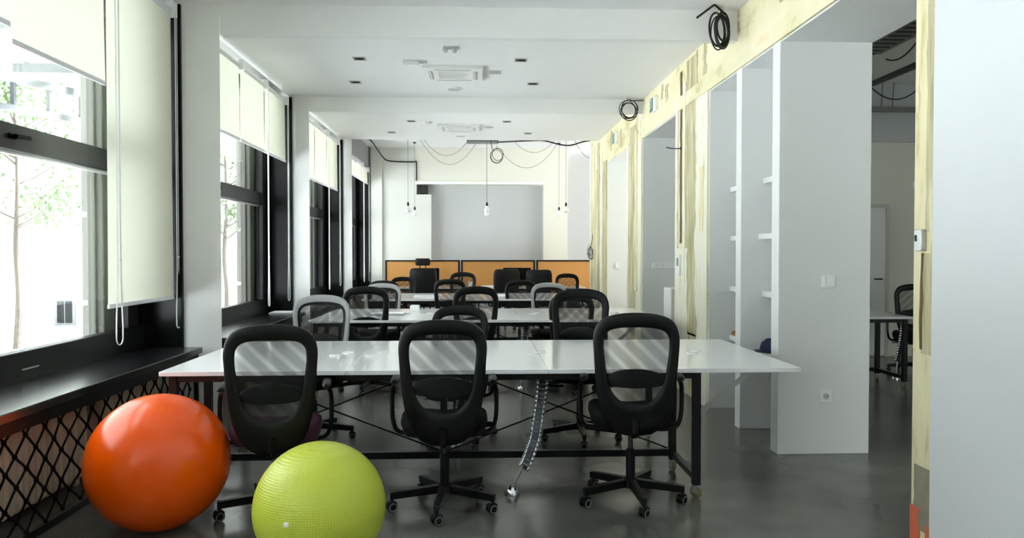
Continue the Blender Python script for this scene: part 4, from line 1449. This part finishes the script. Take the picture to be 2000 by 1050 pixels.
# ------------------------------------------------------------------ outside
tag(MB().box(-60, -2.78, -30, 70, -1.0, -.8).build('ground', 'paving'), 'pale paved ground outside the windows', 'ground', None, 'structure')
for k, (y, lab) in enumerate(((2.0, 'concrete pillar outside beside the viewer'), (5.62, 'grey concrete pillar outside the nearest window'), (9.17, 'grey concrete pillar outside the second window bay'), (12.72, 'grey concrete pillar outside the third window bay'), (16.2, 'grey concrete pillar outside the farthest window bay'))):
    r = root('concrete_pillar', (-2.78, y + .5, -.8), lab, 'pillar', 'concrete pillars along the outside of the windows')
    MB().box(-2.80, XW - .05, y, y + 1.0, -.8, 4.6).build('shaft', 'concrete', r, bevel=.01)
    for z0, z1 in ((-.8, 1.02), (1.06, 1.66), (1.70, 4.6)):
        ring = [(-2.80, y + .02), (-2.86, y + .05), (-2.86, y + .95), (-2.80, y + .98)]
        MB().loft([[(a, b, z0) for a, b in ring], [(a, b, z1) for a, b in ring]]).build('cladding_block', 'concrete', r, bevel=.008)
    MB().box(XW - .13, XW - .10, y - .02, y, -.8, 4.6).build('rib', 'concrete', r, bevel=.006)
cn = root('canopy', (-5.2, 9, -.8), 'grey steel entrance canopy with a truss outside the nearest window', 'canopy')
for y in (8.0, 10.5, 13.0):
    MB().box(-7.6, -2.95, y - .06, y + .06, 4.35, 4.5).build('roof_beam', 'canopy_steel', cn)
for q in range(6):
    x = -7.4 + q * .8
    MB().box(x, x + .08, 7.6, 14.0, 4.5, 4.58).build('purlin', 'canopy_steel', cn)
MB().beam((-7.3, 11.5, 4.05), (-5.5, 16, 4.05), .1, .12).build('truss_chord', 'canopy_steel', cn)
MB().beam((-7.3, 11.5, 3.6), (-5.5, 16, 3.6), .1, .1).build('truss_chord', 'canopy_steel', cn)
for q in range(9):
    t = q / 8
    x, y = -7.3 + 1.8 * t, 11.5 + 4.5 * t
    MB().beam((x, y, 3.6), (x, y, 4.05), .06, .06).build('truss_post', 'canopy_steel', cn)
MB().box(-7.35, -7.15, 11.4, 11.6, -.8, 4.5).build('post', 'canopy_steel', cn)
MB().box(-5.6, -5.4, 15.9, 16.1, -.8, 4.5).build('post', 'canopy_steel', cn)
hb = root('house', (-18, 24, -.8), 'pale building across the yard with a small dark window', 'building')
MB().box(-30, -6, 22, 30, -.8, 9).build('wall', 'facade', hb)
for x, z0, z1 in ((-11.55, -.63, .14),):
    w = MB().box(x - .28, x + .28, 21.95, 22.0, z0, z1).build('window', 'steel_grey', hb)
    MB().box(x - .20, x - .02, 21.93, 21.95, z0 + .08, z1 - .08).box(x + .02, x + .20, 21.93, 21.95, z0 + .08, z1 - .08).build('pane', 'black_gloss', w)
MB().box(-30.3, -5.7, 21.7, 30.3, 9, 9.4).build('roof', 'facade', hb)


def tree(x, y, h, label, seed, spread=1.6, zmin=.4):
    rnd = random.Random(seed)
    r = lroot('tree', (x, y, -.8), label, 'tree', 'trees in the yard')
    P = [(0, 0, 0), (.06, 0, h * .2), (-.02, .03, h * .4), (.05, 0, h * .65), (.0, 0, h)]
    MB().tube(catmull(P, 5, False), .09, 10, False, .02).build('trunk', 'bark', r)
    tips = []
    for k in range(11):
        z = h * rnd.uniform(zmin, .9)
        a = rnd.uniform(0, 2 * PI)
        L = spread * rnd.uniform(.5, 1) * (1.15 - z / h * .6)
        e = (L * math.cos(a), L * math.sin(a), z + L * .75)
        mid = (e[0] * .45, e[1] * .45, z + L * .25)
        MB().tube(catmull([(0.02, 0, z), mid, e], 4, False), .028, 6, False, .006).build('branch', 'bark', r)
        tips += [Vector(e), Vector(mid).lerp(Vector(e), .5)]
    vs, fs = [], []
    for t in tips:
        for _ in range(60):
            c = t + Vector((rnd.gauss(0, .28), rnd.gauss(0, .28), rnd.gauss(0, .22)))
            u = Vector((rnd.uniform(-1, 1), rnd.uniform(-1, 1), rnd.uniform(-1, 1))).normalized()
            v = u.orthogonal().normalized()
            s_ = rnd.uniform(.05, .09)
            b = len(vs)
            vs += [c - u * s_, c + v * s_ * .5 + u * .1 * s_, c + u * s_, c - v * s_ * .5 + u * .1 * s_]
            fs.append((b, b + 1, b + 2, b + 3))
    m = MB().add(vs, fs).build('foliage', 'leaf', r, smooth=False)
    m['kind'] = 'stuff'


tree(-10.6, 18.1, 6.0, 'slim young tree with a forked trunk in front of the pale building', 4, 1.5, .38)
tree(-9.6, 13.2, 7.0, 'leafy tree at the left frame edge outside the nearest window', 9, 2.0, .42)
tree(-17, 17.5, 6.5, 'tree further back across the yard', 15, 2.0, .35)
tree(-6.5, 20.0, 5.5, 'tree seen past the concrete pillar of the nearest window', 21, 1.5, .4)

for p in (proto, proto_grey, proto_plum):      # the patterns the chairs were copied from
    for c in list(p.children_recursive) + [p]:
        bpy.data.objects.remove(c)
